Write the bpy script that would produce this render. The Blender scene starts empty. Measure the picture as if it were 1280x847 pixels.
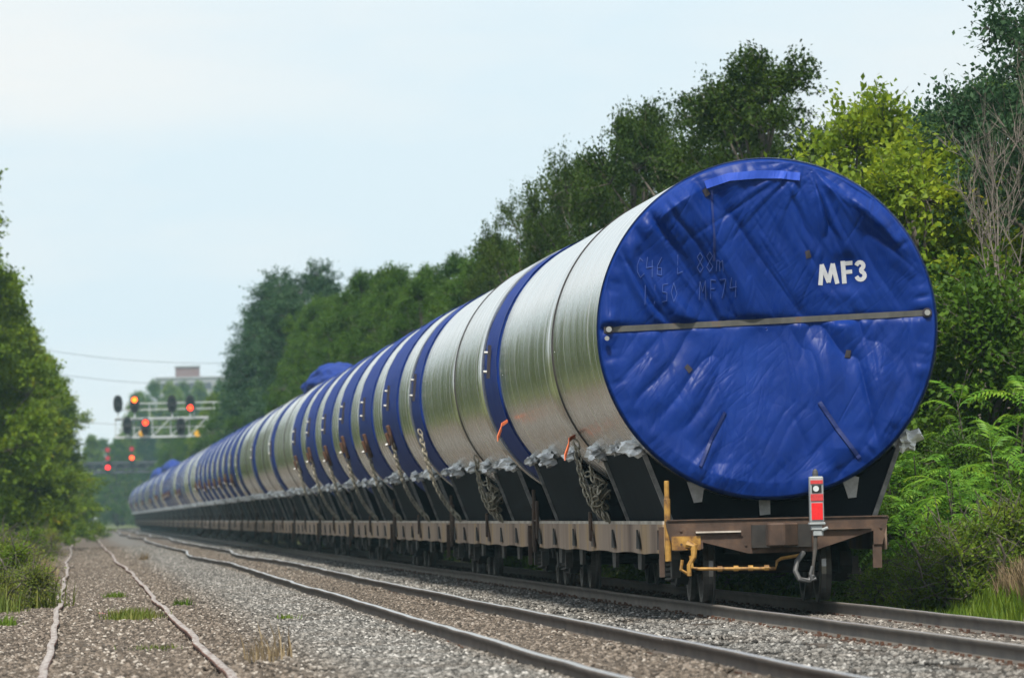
import bpy, bmesh, math, random
import numpy as np
from mathutils import Vector, Matrix

random.seed(7)
rng = np.random.default_rng(11)
scene = bpy.context.scene
C = scene.collection
PI = math.pi

# ------------------------------------------------------------------ camera
CAM_H = 1.22
cam_d = bpy.data.cameras.new('camera')
cam = bpy.data.objects.new('camera', cam_d)
C.objects.link(cam)
cam_d.sensor_width = 36.0
cam_d.lens = 253.1
cam_d.clip_start = 0.5
cam_d.clip_end = 8000
YAW = math.atan2(548, 9000)
PITCH = math.atan2(215, math.hypot(9000, 548))
R = (Matrix.Rotation(-YAW, 4, 'Z') @ Matrix.Rotation(PI / 2 + PITCH, 4, 'X')
     @ Matrix.Rotation(-0.022, 4, 'Z'))
cam.matrix_world = Matrix.Translation((0, 0, CAM_H)) @ R
cam_d.dof.use_dof = True
cam_d.dof.focus_distance = 92.0
cam_d.dof.aperture_fstop = 5.2
scene.camera = cam

# ------------------------------------------------------------------ light
SUN_EL = math.radians(58)
SUN_AZ = math.radians(196)          # compass angle from +Y towards +X: high behind the camera, a little to the left
world = bpy.data.worlds.new('World')
scene.world = world
world.use_nodes = True
wn, wl = world.node_tree.nodes, world.node_tree.links
wn.clear()
w_out = wn.new('ShaderNodeOutputWorld')
w_bg = wn.new('ShaderNodeBackground')
w_bg.inputs['Strength'].default_value = 0.063
sky = wn.new('ShaderNodeTexSky')
sky.sky_type = 'NISHITA'
sky.sun_disc = False
sky.sun_elevation = SUN_EL
sky.sun_rotation = SUN_AZ
sky.air_density = 1.0
sky.dust_density = 2.0
w_tc = wn.new('ShaderNodeTexCoord')
w_map = wn.new('ShaderNodeMapping')
w_map.inputs['Scale'].default_value = (7.0, 7.0, 26.0)
w_no = wn.new('ShaderNodeTexNoise')
w_no.inputs['Scale'].default_value = 1.1
w_no.inputs['Detail'].default_value = 5.0
w_no.inputs['Roughness'].default_value = 0.55
w_rm = wn.new('ShaderNodeMapRange')
w_rm.inputs['From Min'].default_value = 0.36
w_rm.inputs['From Max'].default_value = 0.64
w_rm.inputs['To Min'].default_value = 0.0
w_rm.inputs['To Max'].default_value = 1.0
w_mx = wn.new('ShaderNodeMix')
w_mx.data_type = 'RGBA'
w_mx.inputs['Factor'].default_value = 0.86
w_cl = wn.new('ShaderNodeMix')                             # thin veil: pale blue gaps, whiter streaks
w_cl.data_type = 'RGBA'
w_cl.inputs['A'].default_value = (7.6, 8.95, 9.8, 1)
w_cl.inputs['B'].default_value = (9.35, 9.5, 9.5, 1)
wl.new(w_tc.outputs['Generated'], w_map.inputs['Vector'])
wl.new(w_map.outputs['Vector'], w_no.inputs['Vector'])
wl.new(w_no.outputs['Fac'], w_rm.inputs['Value'])
wl.new(w_rm.outputs['Result'], w_cl.inputs['Factor'])
wl.new(w_cl.outputs['Result'], w_mx.inputs['B'])
wl.new(sky.outputs['Color'], w_mx.inputs['A'])
wl.new(w_mx.outputs['Result'], w_bg.inputs['Color'])
wl.new(w_bg.outputs['Background'], w_out.inputs['Surface'])

sun_d = bpy.data.lights.new('sun', 'SUN')
sun_d.energy = 3.4
sun_d.angle = math.radians(5)
sun_d.color = (1.0, 0.95, 0.84)
sun = bpy.data.objects.new('sun', sun_d)
C.objects.link(sun)
sd = Vector((math.sin(SUN_AZ) * math.cos(SUN_EL), math.cos(SUN_AZ) * math.cos(SUN_EL), math.sin(SUN_EL)))
sun.rotation_euler = sd.to_track_quat('Z', 'Y').to_euler()
sun.location = (30, -30, 60)

scene.view_settings.view_transform = 'Standard'
scene.view_settings.look = 'None'
scene.view_settings.gamma = 1.0
scene.view_settings.exposure = 0.76
scene.render.engine = 'CYCLES'
cy = scene.cycles
cy.use_denoising = True
cy.max_bounces = 7
cy.diffuse_bounces = 3
cy.glossy_bounces = 3
cy.transmission_bounces = 3
cy.transparent_max_bounces = 6
cy.volume_bounces = 1
cy.caustics_reflective = False
cy.caustics_refractive = False

# ------------------------------------------------------------------ helpers
def tag(o, label=None, cat=None, group=None, kind=None):
    if label: o['label'] = label
    if cat: o['category'] = cat
    if group: o['group'] = group
    if kind: o['kind'] = kind
    return o

def empty(name, loc=(0, 0, 0), rz=0.0, label=None, cat=None, group=None, kind=None):
    o = bpy.data.objects.new(name, None)
    o.empty_display_size = 0.3
    C.objects.link(o)
    o.location = loc
    o.rotation_euler = (0, 0, rz)
    return tag(o, label, cat, group, kind)

def link(name, me, parent=None):
    o = bpy.data.objects.new(name, me)
    C.objects.link(o)
    if parent is not None: o.parent = parent
    return o

def copy_tree(o, parent=None):
    c = o.copy()
    C.objects.link(c)
    if parent is not None: c.parent = parent
    for ch in list(o.children):
        copy_tree(ch, c)
    return c

class MB:
    """collects faces, then builds one mesh"""
    def __init__(s): s.v = []; s.f = []; s.m = []; s.mats = []
    def mat(s, m):
        if m not in s.mats: s.mats.append(m)
        return s.mats.index(m)
    def add(s, vs, fs, m=0):
        b = len(s.v)
        s.v.extend([tuple(v) for v in vs])
        for f in fs:
            s.f.append(tuple(b + i for i in f)); s.m.append(m)
        return s
    def box(s, x0, x1, y0, y1, z0, z1, m=0, M=None):
        vs = [Vector(p) for p in ((x0,y0,z0),(x1,y0,z0),(x1,y1,z0),(x0,y1,z0),(x0,y0,z1),(x1,y0,z1),(x1,y1,z1),(x0,y1,z1))]
        if M is not None: vs = [M @ v for v in vs]
        return s.add(vs, [(0,3,2,1),(4,5,6,7),(0,1,5,4),(1,2,6,5),(2,3,7,6),(3,0,4,7)], m)
    def tube(s, pts, r, n=8, m=0, cap=True):
        pts = [Vector(p) for p in pts]
        rr = r if isinstance(r, (list, tuple)) else [r] * len(pts)
        b = len(s.v); up = None
        for i, p in enumerate(pts):
            d = (pts[min(i + 1, len(pts) - 1)] - pts[max(i - 1, 0)])
            if d.length < 1e-9: d = Vector((0, 0, 1))
            d.normalize()
            if up is None:
                a = Vector((0, 0, 1)) if abs(d.z) < 0.9 else Vector((1, 0, 0))
                up = d.cross(a).normalized()
            up = (up - d * up.dot(d)).normalized()
            w = d.cross(up)
            for k in range(n):
                t = 2 * PI * k / n
                s.v.append(tuple(p + (up * math.cos(t) + w * math.sin(t)) * rr[i]))
        for i in range(len(pts) - 1):
            for k in range(n):
                k2 = (k + 1) % n
                s.f.append((b + i*n + k, b + i*n + k2, b + (i+1)*n + k2, b + (i+1)*n + k)); s.m.append(m)
        if cap:
            s.f.append(tuple(b + k for k in reversed(range(n)))); s.m.append(m)
            e = b + (len(pts) - 1) * n
            s.f.append(tuple(e + k for k in range(n))); s.m.append(m)
        return s
    def prism(s, poly, a0, a1, axis='y', m=0):
        """poly in the two other axes (x,z for y; y,z for x; x,y for z)"""
        n = len(poly); vs = []
        for a in (a0, a1):
            for (p, q) in poly:
                vs.append((p, a, q) if axis == 'y' else ((a, p, q) if axis == 'x' else (p, q, a)))
        fs = [tuple(range(n)), tuple(range(2*n - 1, n - 1, -1))]
        for i in range(n):
            j = (i + 1) % n
            fs.append((i, i + n, j + n, j))
        return s.add(vs, fs, m)
    def mesh(s, name, mats=None, smooth=False, fix=True):
        me = bpy.data.meshes.new(name)
        me.from_pydata(s.v, [], s.f)
        for m in (mats or s.mats): me.materials.append(m)
        me.polygons.foreach_set('material_index', s.m)
        if fix:
            bm = bmesh.new(); bm.from_mesh(me)
            bmesh.ops.recalc_face_normals(bm, faces=bm.faces)
            bm.to_mesh(me); bm.free()
        if smooth:
            me.polygons.foreach_set('use_smooth', [True] * len(me.polygons))
        me.update()
        return me
    def build(s, name, mats=None, parent=None, smooth=False, fix=True):
        if mats is not None and not isinstance(mats, (list, tuple)): mats = [mats]
        return link(name, s.mesh(name, mats, smooth, fix), parent)

def bevel(o, w=0.01, seg=1):
    bm = bmesh.new(); bm.from_mesh(o.data)
    es = [e for e in bm.edges if len(e.link_faces) == 2 and e.calc_face_angle(0) > 0.6]
    bmesh.ops.bevel(bm, geom=es, offset=w, segments=seg, affect='EDGES', clamp_overlap=True)
    bm.to_mesh(o.data); bm.free()
    return o

def np_mesh(name, verts, faces, mats, smooth=False, midx=None):
    """verts (n,3), faces (m,k) arrays of one size k"""
    me = bpy.data.meshes.new(name)
    verts = np.asarray(verts, np.float32); faces = np.asarray(faces, np.int32)
    m, k = faces.shape
    me.vertices.add(len(verts)); me.vertices.foreach_set('co', verts.ravel())
    me.loops.add(m * k); me.loops.foreach_set('vertex_index', faces.ravel())
    me.polygons.add(m)
    me.polygons.foreach_set('loop_start', np.arange(0, m * k, k, dtype=np.int32))
    try: me.polygons.foreach_set('loop_total', np.full(m, k, np.int32))
    except Exception: pass
    if midx is not None: me.polygons.foreach_set('material_index', np.asarray(midx, np.int32))
    if smooth: me.polygons.foreach_set('use_smooth', np.ones(m, bool))
    for mt in mats: me.materials.append(mt)
    me.update(calc_edges=True); me.validate()
    return me

_perm = np.random.default_rng(3).random(65536)
def vnoise(x, y=0.0, z=0.0):
    """smooth value noise in 0..1, any array shape"""
    x, y, z = np.broadcast_arrays(np.asarray(x, float), np.asarray(y, float), np.asarray(z, float))
    xi, yi, zi = np.floor(x).astype(np.int64), np.floor(y).astype(np.int64), np.floor(z).astype(np.int64)
    fx, fy, fz = x - xi, y - yi, z - zi
    fx, fy, fz = [f * f * f * (f * (f * 6 - 15) + 10) for f in (fx, fy, fz)]
    def h(a, b, c): return _perm[(a * 73856093 ^ b * 19349663 ^ c * 83492791) & 65535]
    r = 0
    for dx in (0, 1):
        for dy in (0, 1):
            for dz in (0, 1):
                w = (fx if dx else 1 - fx) * (fy if dy else 1 - fy) * (fz if dz else 1 - fz)
                r = r + w * h(xi + dx, yi + dy, zi + dz)
    return r
def fbm(x, y=0.0, z=0.0, o=4):
    r, a, t, f = 0, 1.0, 0, 1.0
    for i in range(o):
        r = r + a * vnoise(np.asarray(x) * f + 17.3 * i, np.asarray(y) * f + 5.1 * i, np.asarray(z) * f); t += a; a *= .5; f *= 2.03
    return r / t

# ------------------------------------------------------------------ materials
def mat(name, col, rough=0.6, metal=0.0, spec=0.5):
    m = bpy.data.materials.new(name); m.use_nodes = True
    b = m.node_tree.nodes['Principled BSDF']
    b.inputs['Base Color'].default_value = (*col, 1)
    b.inputs['Roughness'].default_value = rough
    b.inputs['Metallic'].default_value = metal
    b.inputs['Specular IOR Level'].default_value = spec
    return m

def nmat(name, cols, scale=(1, 1, 1), nscale=4.0, rough=0.7, metal=0.0, bump=0.0, detail=6.0, coords='Object', bdist=0.02, rough2=None, spec=0.5):
    """noise-mottled material; cols = list of (pos, rgb)"""
    m = mat(name, cols[0][1], rough, metal, spec)
    nt = m.node_tree; N, L = nt.nodes, nt.links
    b = N['Principled BSDF']
    tc = N.new('ShaderNodeTexCoord'); mp = N.new('ShaderNodeMapping'); no = N.new('ShaderNodeTexNoise'); cr = N.new('ShaderNodeValToRGB')
    mp.inputs['Scale'].default_value = scale
    no.inputs['Scale'].default_value = nscale; no.inputs['Detail'].default_value = detail; no.inputs['Roughness'].default_value = 0.62
    L.new(tc.outputs[coords], mp.inputs['Vector']); L.new(mp.outputs['Vector'], no.inputs['Vector']); L.new(no.outputs['Fac'], cr.inputs['Fac'])
    e = cr.color_ramp.elements
    e[0].position, e[0].color = cols[0][0], (*cols[0][1], 1)
    e[1].position, e[1].color = cols[-1][0], (*cols[-1][1], 1)
    for p, c in cols[1:-1]:
        k = e.new(p); k.color = (*c, 1)
    L.new(cr.outputs['Color'], b.inputs['Base Color'])
    if rough2 is not None:
        mr = N.new('ShaderNodeMapRange'); mr.inputs['To Min'].default_value = rough; mr.inputs['To Max'].default_value = rough2
        mr.inputs['From Min'].default_value = .3; mr.inputs['From Max'].default_value = .7
        L.new(no.outputs['Fac'], mr.inputs['Value']); L.new(mr.outputs['Result'], b.inputs['Roughness'])
    if bump:
        bp = N.new('ShaderNodeBump'); bp.inputs['Strength'].default_value = bump; bp.inputs['Distance'].default_value = bdist
        L.new(no.outputs['Fac'], bp.inputs['Height']); L.new(bp.outputs['Normal'], b.inputs['Normal'])
    return m

def leaf_mat(name, cols, trans=0.35, rough=0.5, tcol=None):
    m = bpy.data.materials.new(name); m.use_nodes = True
    nt = m.node_tree; N, L = nt.nodes, nt.links
    b = N['Principled BSDF']; out = N['Material Output']
    b.inputs['Roughness'].default_value = rough; b.inputs['Specular IOR Level'].default_value = 0.14
    g = N.new('ShaderNodeNewGeometry'); oi = N.new('ShaderNodeObjectInfo'); cr = N.new('ShaderNodeValToRGB')
    no = N.new('ShaderNodeTexNoise'); no.inputs['Scale'].default_value = 0.95; no.inputs['Detail'].default_value = 3  # patchy leaf tone, which also puts light and dark clumps into the colour
    L.new(g.outputs['Position'], no.inputs['Vector'])
    mm = N.new('ShaderNodeMath'); mm.operation = 'MULTIPLY_ADD'; mm.inputs[1].default_value = 0.42
    L.new(g.outputs['Random Per Island'], mm.inputs[0])
    m2 = N.new('ShaderNodeMath'); m2.operation = 'MULTIPLY_ADD'; m2.inputs[1].default_value = 1.15; m2.inputs[2].default_value = -0.40
    L.new(no.outputs['Fac'], m2.inputs[0]); L.new(m2.outputs[0], mm.inputs[2])
    m3 = N.new('ShaderNodeMath'); m3.operation = 'MULTIPLY_ADD'; m3.inputs[1].default_value = 0.22
    L.new(oi.outputs['Random'], m3.inputs[0]); L.new(mm.outputs[0], m3.inputs[2])
    L.new(m3.outputs[0], cr.inputs['Fac'])
    e = cr.color_ramp.elements
    e[0].position, e[0].color = cols[0][0], (*cols[0][1], 1)
    e[1].position, e[1].color = cols[-1][0], (*cols[-1][1], 1)
    for p, c in cols[1:-1]:
        k = e.new(p); k.color = (*c, 1)
    L.new(cr.outputs['Color'], b.inputs['Base Color'])
    t = N.new('ShaderNodeBsdfTranslucent'); mx = N.new('ShaderNodeMixShader'); mx.inputs['Fac'].default_value = trans
    hs = N.new('ShaderNodeHueSaturation'); hs.inputs['Hue'].default_value = 0.485; hs.inputs['Value'].default_value = 1.35
    L.new(cr.outputs['Color'], hs.inputs['Color']); L.new(hs.outputs['Color'], t.inputs['Color'])
    L.new(b.outputs['BSDF'], mx.inputs[1]); L.new(t.outputs['BSDF'], mx.inputs[2]); L.new(mx.outputs['Shader'], out.inputs['Surface'])
    return m

M = {}
# silver film wrap round the towers: metallic with fine winding lines
def silver():
    m = mat('silver_film', (0.80, 0.80, 0.77), 0.28, 1.0)
    nt = m.node_tree; N, L = nt.nodes, nt.links; b = N['Principled BSDF']
    tc = N.new('ShaderNodeTexCoord'); sp = N.new('ShaderNodeSeparateXYZ'); L.new(tc.outputs['Object'], sp.inputs['Vector'])
    def n1(sc, det, rgh):
        a = N.new('ShaderNodeMapping'); a.inputs['Scale'].default_value = (0.12, sc, 0.12)
        L.new(tc.outputs['Object'], a.inputs['Vector'])
        n = N.new('ShaderNodeTexNoise'); n.inputs['Scale'].default_value = 1.0; n.inputs['Detail'].default_value = det; n.inputs['Roughness'].default_value = rgh
        L.new(a.outputs['Vector'], n.inputs['Vector']); return n
    fine, wide = n1(5.0, 2.0, .5), n1(1.2, 1.0, .5)
    # lapped film edges: narrow brighter lines where one wrap overlaps the next
    w = N.new('ShaderNodeMath'); w.operation = 'MODULO'; w.inputs[1].default_value = 1.15
    wob = N.new('ShaderNodeMath'); wob.operation = 'MULTIPLY_ADD'; wob.inputs[1].default_value = 1.3
    L.new(wide.outputs['Fac'], wob.inputs[0]); L.new(sp.outputs['Y'], wob.inputs[2]); L.new(wob.outputs[0], w.inputs[0])
    ed = N.new('ShaderNodeMapRange'); ed.inputs['From Min'].default_value = 0.0; ed.inputs['From Max'].default_value = 0.10
    ed.inputs['To Min'].default_value = 1.0; ed.inputs['To Max'].default_value = 0.0
    L.new(w.outputs[0], ed.inputs['Value'])
    rr = N.new('ShaderNodeMapRange'); rr.inputs['From Min'].default_value = .3; rr.inputs['From Max'].default_value = .7
    rr.inputs['To Min'].default_value = 0.19; rr.inputs['To Max'].default_value = 0.25
    L.new(fine.outputs['Fac'], rr.inputs['Value'])
    ra = N.new('ShaderNodeMath'); ra.operation = 'MULTIPLY_ADD'; ra.inputs[1].default_value = 0.22
    L.new(ed.outputs['Result'], ra.inputs[0]); L.new(rr.outputs['Result'], ra.inputs[2]); L.new(ra.outputs[0], b.inputs['Roughness'])
    mc = N.new('ShaderNodeMix'); mc.data_type = 'RGBA'; mc.inputs['A'].default_value = (0.86, 0.86, 0.83, 1); mc.inputs['B'].default_value = (0.96, 0.97, 0.95, 1)
    L.new(ed.outputs['Result'], mc.inputs['Factor'])
    # smudges of road dirt
    dn = N.new('ShaderNodeTexNoise'); dn.inputs['Scale'].default_value = 0.9; dn.inputs['Detail'].default_value = 6; L.new(tc.outputs['Object'], dn.inputs['Vector'])
    dr = N.new('ShaderNodeMapRange'); dr.inputs['From Min'].default_value = .45; dr.inputs['From Max'].default_value = .8; dr.inputs['To Min'].default_value = 0.0; dr.inputs['To Max'].default_value = 0.35
    L.new(dn.outputs['Fac'], dr.inputs['Value'])
    md = N.new('ShaderNodeMix'); md.data_type = 'RGBA'; md.inputs['B'].default_value = (0.55, 0.53, 0.48, 1)
    L.new(mc.outputs['Result'], md.inputs['A']); L.new(dr.outputs['Result'], md.inputs['Factor']); L.new(md.outputs['Result'], b.inputs['Base Color'])
    bp = N.new('ShaderNodeBump'); bp.inputs['Strength'].default_value = 0.05; bp.inputs['Distance'].default_value = 0.008
    b2 = N.new('ShaderNodeBump'); b2.inputs['Strength'].default_value = 1.0; b2.inputs['Distance'].default_value = 0.05; L.new(n1(.9, 1.0, .4).outputs['Fac'], b2.inputs['Height']); L.new(b2.outputs['Normal'], bp.inputs['Normal'])
    ad = N.new('ShaderNodeMath'); ad.operation = 'ADD'; L.new(fine.outputs['Fac'], ad.inputs[0]); L.new(wide.outputs['Fac'], ad.inputs[1])
    L.new(ad.outputs[0], bp.inputs['Height']); L.new(bp.outputs['Normal'], b.inputs['Normal'])
    return m
M['silver'] = silver()
M['rim'] = mat('cream_rim', (0.55, 0.50, 0.40), 0.6)
M['seam'] = mat('dark_joint', (0.03, 0.025, 0.025), 0.7)
M['tarp'] = nmat('blue_tarp', [(0.25, (0.002, 0.017, 0.125)), (0.55, (0.003, 0.025, 0.175)), (0.85, (0.007, 0.038, 0.23))], nscale=1.6, rough=0.36, rough2=0.5, bump=0.25, bdist=0.01, detail=9, spec=.17)
def tarp_creases(m):
    nt = m.node_tree; N, L = nt.nodes, nt.links; b = N['Principled BSDF']
    tc = N.new('ShaderNodeTexCoord'); prev = None
    for rot, sc, str_ in ((28, (3.6, 1, .5), .34), (-34, (3.2, 1, .7), .20), (8, (6.5, 1, 1.1), .20), (48, (7.5, 1, 1.2), .16)):
        mp = N.new('ShaderNodeMapping'); mp.vector_type = 'TEXTURE'; mp.inputs['Rotation'].default_value = (0, math.radians(rot), 0)
        mp.inputs['Scale'].default_value = tuple(1.0 / v for v in sc)
        no = N.new('ShaderNodeTexNoise'); no.inputs['Scale'].default_value = 1.0; no.inputs['Detail'].default_value = 1.5; no.inputs['Distortion'].default_value = .35
        sb = N.new('ShaderNodeMath'); sb.operation = 'SUBTRACT'; sb.inputs[1].default_value = .5
        ab = N.new('ShaderNodeMath'); ab.operation = 'ABSOLUTE'
        mr = N.new('ShaderNodeMapRange'); mr.inputs['From Max'].default_value = .09
        pw = N.new('ShaderNodeMath'); pw.operation = 'POWER'; pw.inputs[1].default_value = .7
        bp = N.new('ShaderNodeBump'); bp.inputs['Strength'].default_value = str_; bp.inputs['Distance'].default_value = .022
        L.new(tc.outputs['Object'], mp.inputs['Vector']); L.new(mp.outputs['Vector'], no.inputs['Vector']); L.new(no.outputs['Fac'], sb.inputs[0]); L.new(sb.outputs[0], ab.inputs[0])
        L.new(ab.outputs[0], mr.inputs['Value']); L.new(mr.outputs['Result'], pw.inputs[0]); mk = N.new('ShaderNodeTexNoise'); mk.inputs['Scale'].default_value = 1.3; mk.inputs['Detail'].default_value = 1.0
        mo = N.new('ShaderNodeVectorMath'); mo.operation = 'ADD'; mo.inputs[1].default_value = (rot * .37, 0, rot * .21); L.new(tc.outputs['Object'], mo.inputs[0]); L.new(mo.outputs[0], mk.inputs['Vector'])
        mm = N.new('ShaderNodeMapRange'); mm.inputs['From Min'].default_value = .42; mm.inputs['From Max'].default_value = .62; L.new(mk.outputs['Fac'], mm.inputs['Value'])
        ml = N.new('ShaderNodeMath'); ml.operation = 'MULTIPLY'; L.new(pw.outputs[0], ml.inputs[0]); L.new(mm.outputs['Result'], ml.inputs[1]); L.new(ml.outputs[0], bp.inputs['Height'])
        if prev: L.new(prev.outputs['Normal'], bp.inputs['Normal'])
        prev = bp
    L.new(prev.outputs['Normal'], b.inputs['Normal'])
tarp_creases(M['tarp'])
M['tarp_band'] = nmat('blue_wrap', [(0.25, (0.003, 0.019, 0.15)), (0.55, (0.004, 0.028, 0.20)), (0.85, (0.008, 0.042, 0.26))], nscale=1.6, rough=0.6, bump=0.25, bdist=0.01, detail=9, spec=.12)
M['tarp_l'] = nmat('pale_blue_tarp', [(0.3, (0.015, 0.05, 0.34)), (0.7, (0.03, 0.08, 0.44))], nscale=3, rough=0.6, spec=.2)
M['tarp_d'] = mat('tarp_seam', (0.008, 0.02, 0.12), 0.5)
M['steel_bar'] = nmat('bar_steel', [(0.35, (0.045, 0.045, 0.043)), (0.60, (0.085, 0.082, 0.076)), (0.72, (0.14, 0.058, 0.022))], scale=(2.5, 1, 1), nscale=1.6, rough=0.6)
M['bolt'] = mat('zinc_bolt', (0.36, 0.36, 0.35), 0.45, 0.6)
M['white'] = nmat('white_paint', [(0.3, (0.40, 0.41, 0.45)), (0.7, (0.52, 0.53, 0.56))], nscale=14, rough=0.6)
M['chalk'] = mat('chalk', (0.05, 0.095, 0.33), 0.9)
M['patch'] = mat('dark_patch', (0.03, 0.025, 0.035), 0.7)
M['pad'] = nmat('felt_pad', [(0.3, (0.42, 0.42, 0.42)), (0.7, (0.62, 0.62, 0.62))], nscale=14, rough=0.95, bump=.4)
M['plastic'] = nmat('white_plastic', [(0.3, (0.70, 0.71, 0.73)), (0.65, (0.86, 0.87, 0.89))], nscale=9, rough=0.25, spec=.6)
M['cradle'] = nmat('black_cradle', [(0.3, (0.006, 0.008, 0.011)), (0.7, (0.012, 0.014, 0.018)), (0.82, (0.035, 0.026, 0.022))], nscale=1.7, rough=0.8, spec=.05)
M['cradle_edge'] = nmat('cradle_edge', [(0.35, (0.09, 0.09, 0.09)), (0.65, (0.24, 0.23, 0.22))], nscale=8, rough=0.5)
M['rust'] = nmat('rust', [(0.3, (0.04, 0.02, 0.014)), (0.55, (0.10, 0.045, 0.025)), (0.75, (0.19, 0.085, 0.042))], nscale=7, rough=0.85, bump=.3)
M['frame'] = nmat('brown_frame', [(0.28, (0.026, 0.015, 0.010)), (0.5, (0.066, 0.038, 0.026)), (0.72, (0.125, 0.072, 0.044))], nscale=3.2, rough=0.75, bump=.25)
M['skirt'] = nmat('weathered_sill', [(0.30, (0.10, 0.062, 0.044)), (0.42, (0.24, 0.165, 0.12)), (0.52, (0.34, 0.25, 0.19)), (0.58, (0.40, 0.26, 0.13)), (0.64, (0.22, 0.155, 0.115)), (0.72, (0.34, 0.15, 0.06))], scale=(0.3, .30, 0.06), nscale=2.6, rough=0.8, bump=.2, detail=8)
M['lip'] = nmat('deck_edge', [(0.35, (0.30, 0.25, 0.21)), (0.65, (0.58, 0.53, 0.47))], scale=(1, .6, 1), nscale=3, rough=0.55)
M['deck'] = nmat('deck_boards', [(0.3, (0.06, 0.045, 0.035)), (0.7, (0.15, 0.12, 0.10))], scale=(.4, 2.5, 1), nscale=2, rough=0.9)
M['yellow'] = nmat('yellow_paint', [(0.36, (0.10, 0.045, 0.018)), (0.52, (0.30, 0.155, 0.03)), (0.74, (0.46, 0.26, 0.05))], nscale=9, rough=0.6)
M['black_steel'] = nmat('dark_running_gear', [(0.3, (0.010, 0.009, 0.009)), (0.7, (0.032, 0.027, 0.024))], nscale=6, rough=0.75)
M['grey_cast'] = nmat('dusty_cast', [(0.3, (0.025, 0.023, 0.021)), (0.7, (0.08, 0.07, 0.062))], nscale=6, rough=0.8)
M['wheel'] = nmat('wheel_steel', [(0.3, (0.07, 0.063, 0.058)), (0.7, (0.17, 0.155, 0.145))], nscale=5, rough=0.5)
M['tread'] = mat('polished_tread', (0.38, 0.37, 0.36), 0.28, 0.9)
M['rubber'] = mat('hose_rubber', (0.06, 0.06, 0.062), 0.55)
M['chain'] = nmat('chain_steel', [(0.3, (0.10, 0.085, 0.06)), (0.5, (0.28, 0.25, 0.19)), (0.72, (0.42, 0.38, 0.30))], nscale=12, rough=0.5, metal=.3)
M['orange'] = mat('orange_webbing', (0.62, 0.14, 0.05), 0.8)
M['grey_paint'] = nmat('grey_paint', [(0.3, (0.24, 0.26, 0.27)), (0.7, (0.36, 0.38, 0.39))], nscale=10, rough=0.5)
M['red_refl'] = nmat('red_reflector', [(0.3, (0.62, 0.012, 0.016)), (0.7, (0.80, 0.022, 0.024))], nscale=30, rough=0.3)
M['red_dim'] = nmat('red_band', [(0.3, (0.42, 0.03, 0.035)), (0.7, (0.60, 0.06, 0.06))], nscale=40, rough=0.4)
M['lens'] = mat('clear_lens', (0.55, 0.58, 0.60), 0.1)
M['darkglass'] = mat('dark_lens', (0.02, 0.02, 0.022), 0.12)
M['rail_side_grey'] = nmat('rail_web', [(0.3, (0.075, 0.062, 0.052)), (0.7, (0.145, 0.122, 0.10))], scale=(1, .5, 1), nscale=3, rough=0.8)
M['rail_side_brown'] = nmat('rail_web_brown', [(0.3, (0.05, 0.036, 0.028)), (0.7, (0.115, 0.085, 0.066))], scale=(1, .5, 1), nscale=3, rough=0.8)
M['rail_rust'] = nmat('rail_rust', [(0.3, (0.085, 0.034, 0.022)), (0.7, (0.20, 0.082, 0.05))], scale=(1, .4, 1), nscale=3, rough=0.85)
M['rail_top'] = mat('polished_rail', (0.50, 0.48, 0.46), 0.30, 0.85)
M['rail_top_main'] = nmat('worn_rail', [(0.3, (0.22, 0.20, 0.185)), (0.7, (0.34, 0.315, 0.29))], scale=(4, .25, 1), nscale=3, rough=0.42, metal=.5)
M['rail_top_old'] = nmat('old_rail_head', [(0.36, (0.13, 0.07, 0.05)), (0.48, (0.28, 0.235, 0.21)), (0.72, (0.44, 0.40, 0.375))], scale=(6, .5, 1), nscale=3, rough=0.55, metal=.2)
M['sleeper'] = nmat('old_timber', [(0.3, (0.035, 0.028, 0.023)), (0.7, (0.115, 0.095, 0.08))], scale=(.5, 5, 5), nscale=4, rough=0.95, bump=.5)
M['bark'] = nmat('bark', [(0.3, (0.05, 0.042, 0.034)), (0.7, (0.14, 0.12, 0.10))], scale=(3, 3, .6), nscale=5, rough=0.95, bump=.6)
M['dead'] = nmat('dead_wood', [(0.3, (0.11, 0.09, 0.078)), (0.7, (0.22, 0.19, 0.165))], scale=(3, 3, .6), nscale=5, rough=0.95)
M['galv'] = nmat('galvanised', [(0.3, (0.34, 0.36, 0.37)), (0.7, (0.52, 0.54, 0.55))], nscale=5, rough=0.5)
M['sig_black'] = mat('signal_black', (0.012, 0.012, 0.014), 0.5)
M['gantry2'] = nmat('dark_bridge', [(0.3, (0.03, 0.035, 0.045)), (0.7, (0.06, 0.065, 0.08))], nscale=4, rough=0.7)
M['plate'] = mat('amber_plate', (0.70, 0.36, 0.03), 0.6)
M['wire'] = mat('wire', (0.05, 0.05, 0.055), 0.6)
def emis(name, col, s):
    m = mat(name, (0.02, 0.01, 0.01), .4); b = m.node_tree.nodes['Principled BSDF']
    b.inputs['Emission Color'].default_value = (*col, 1); b.inputs['Emission Strength'].default_value = s; return m
M['lamp_y'] = emis('amber_light', (1.0, 0.12, 0.002), 4)
M['lamp_r'] = emis('red_light', (1.0, 0.034, 0.006), 4)
M['lamp_rc'] = emis('red_light_far', (1.0, 0.012, 0.014), 3)
M['lamp_o'] = emis('orange_light_far', (1.0, 0.075, 0.008), 2.8)
M['lamp_dim'] = emis('dim_red_light', (1.0, 0.03, 0.05), 0.28)
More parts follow.
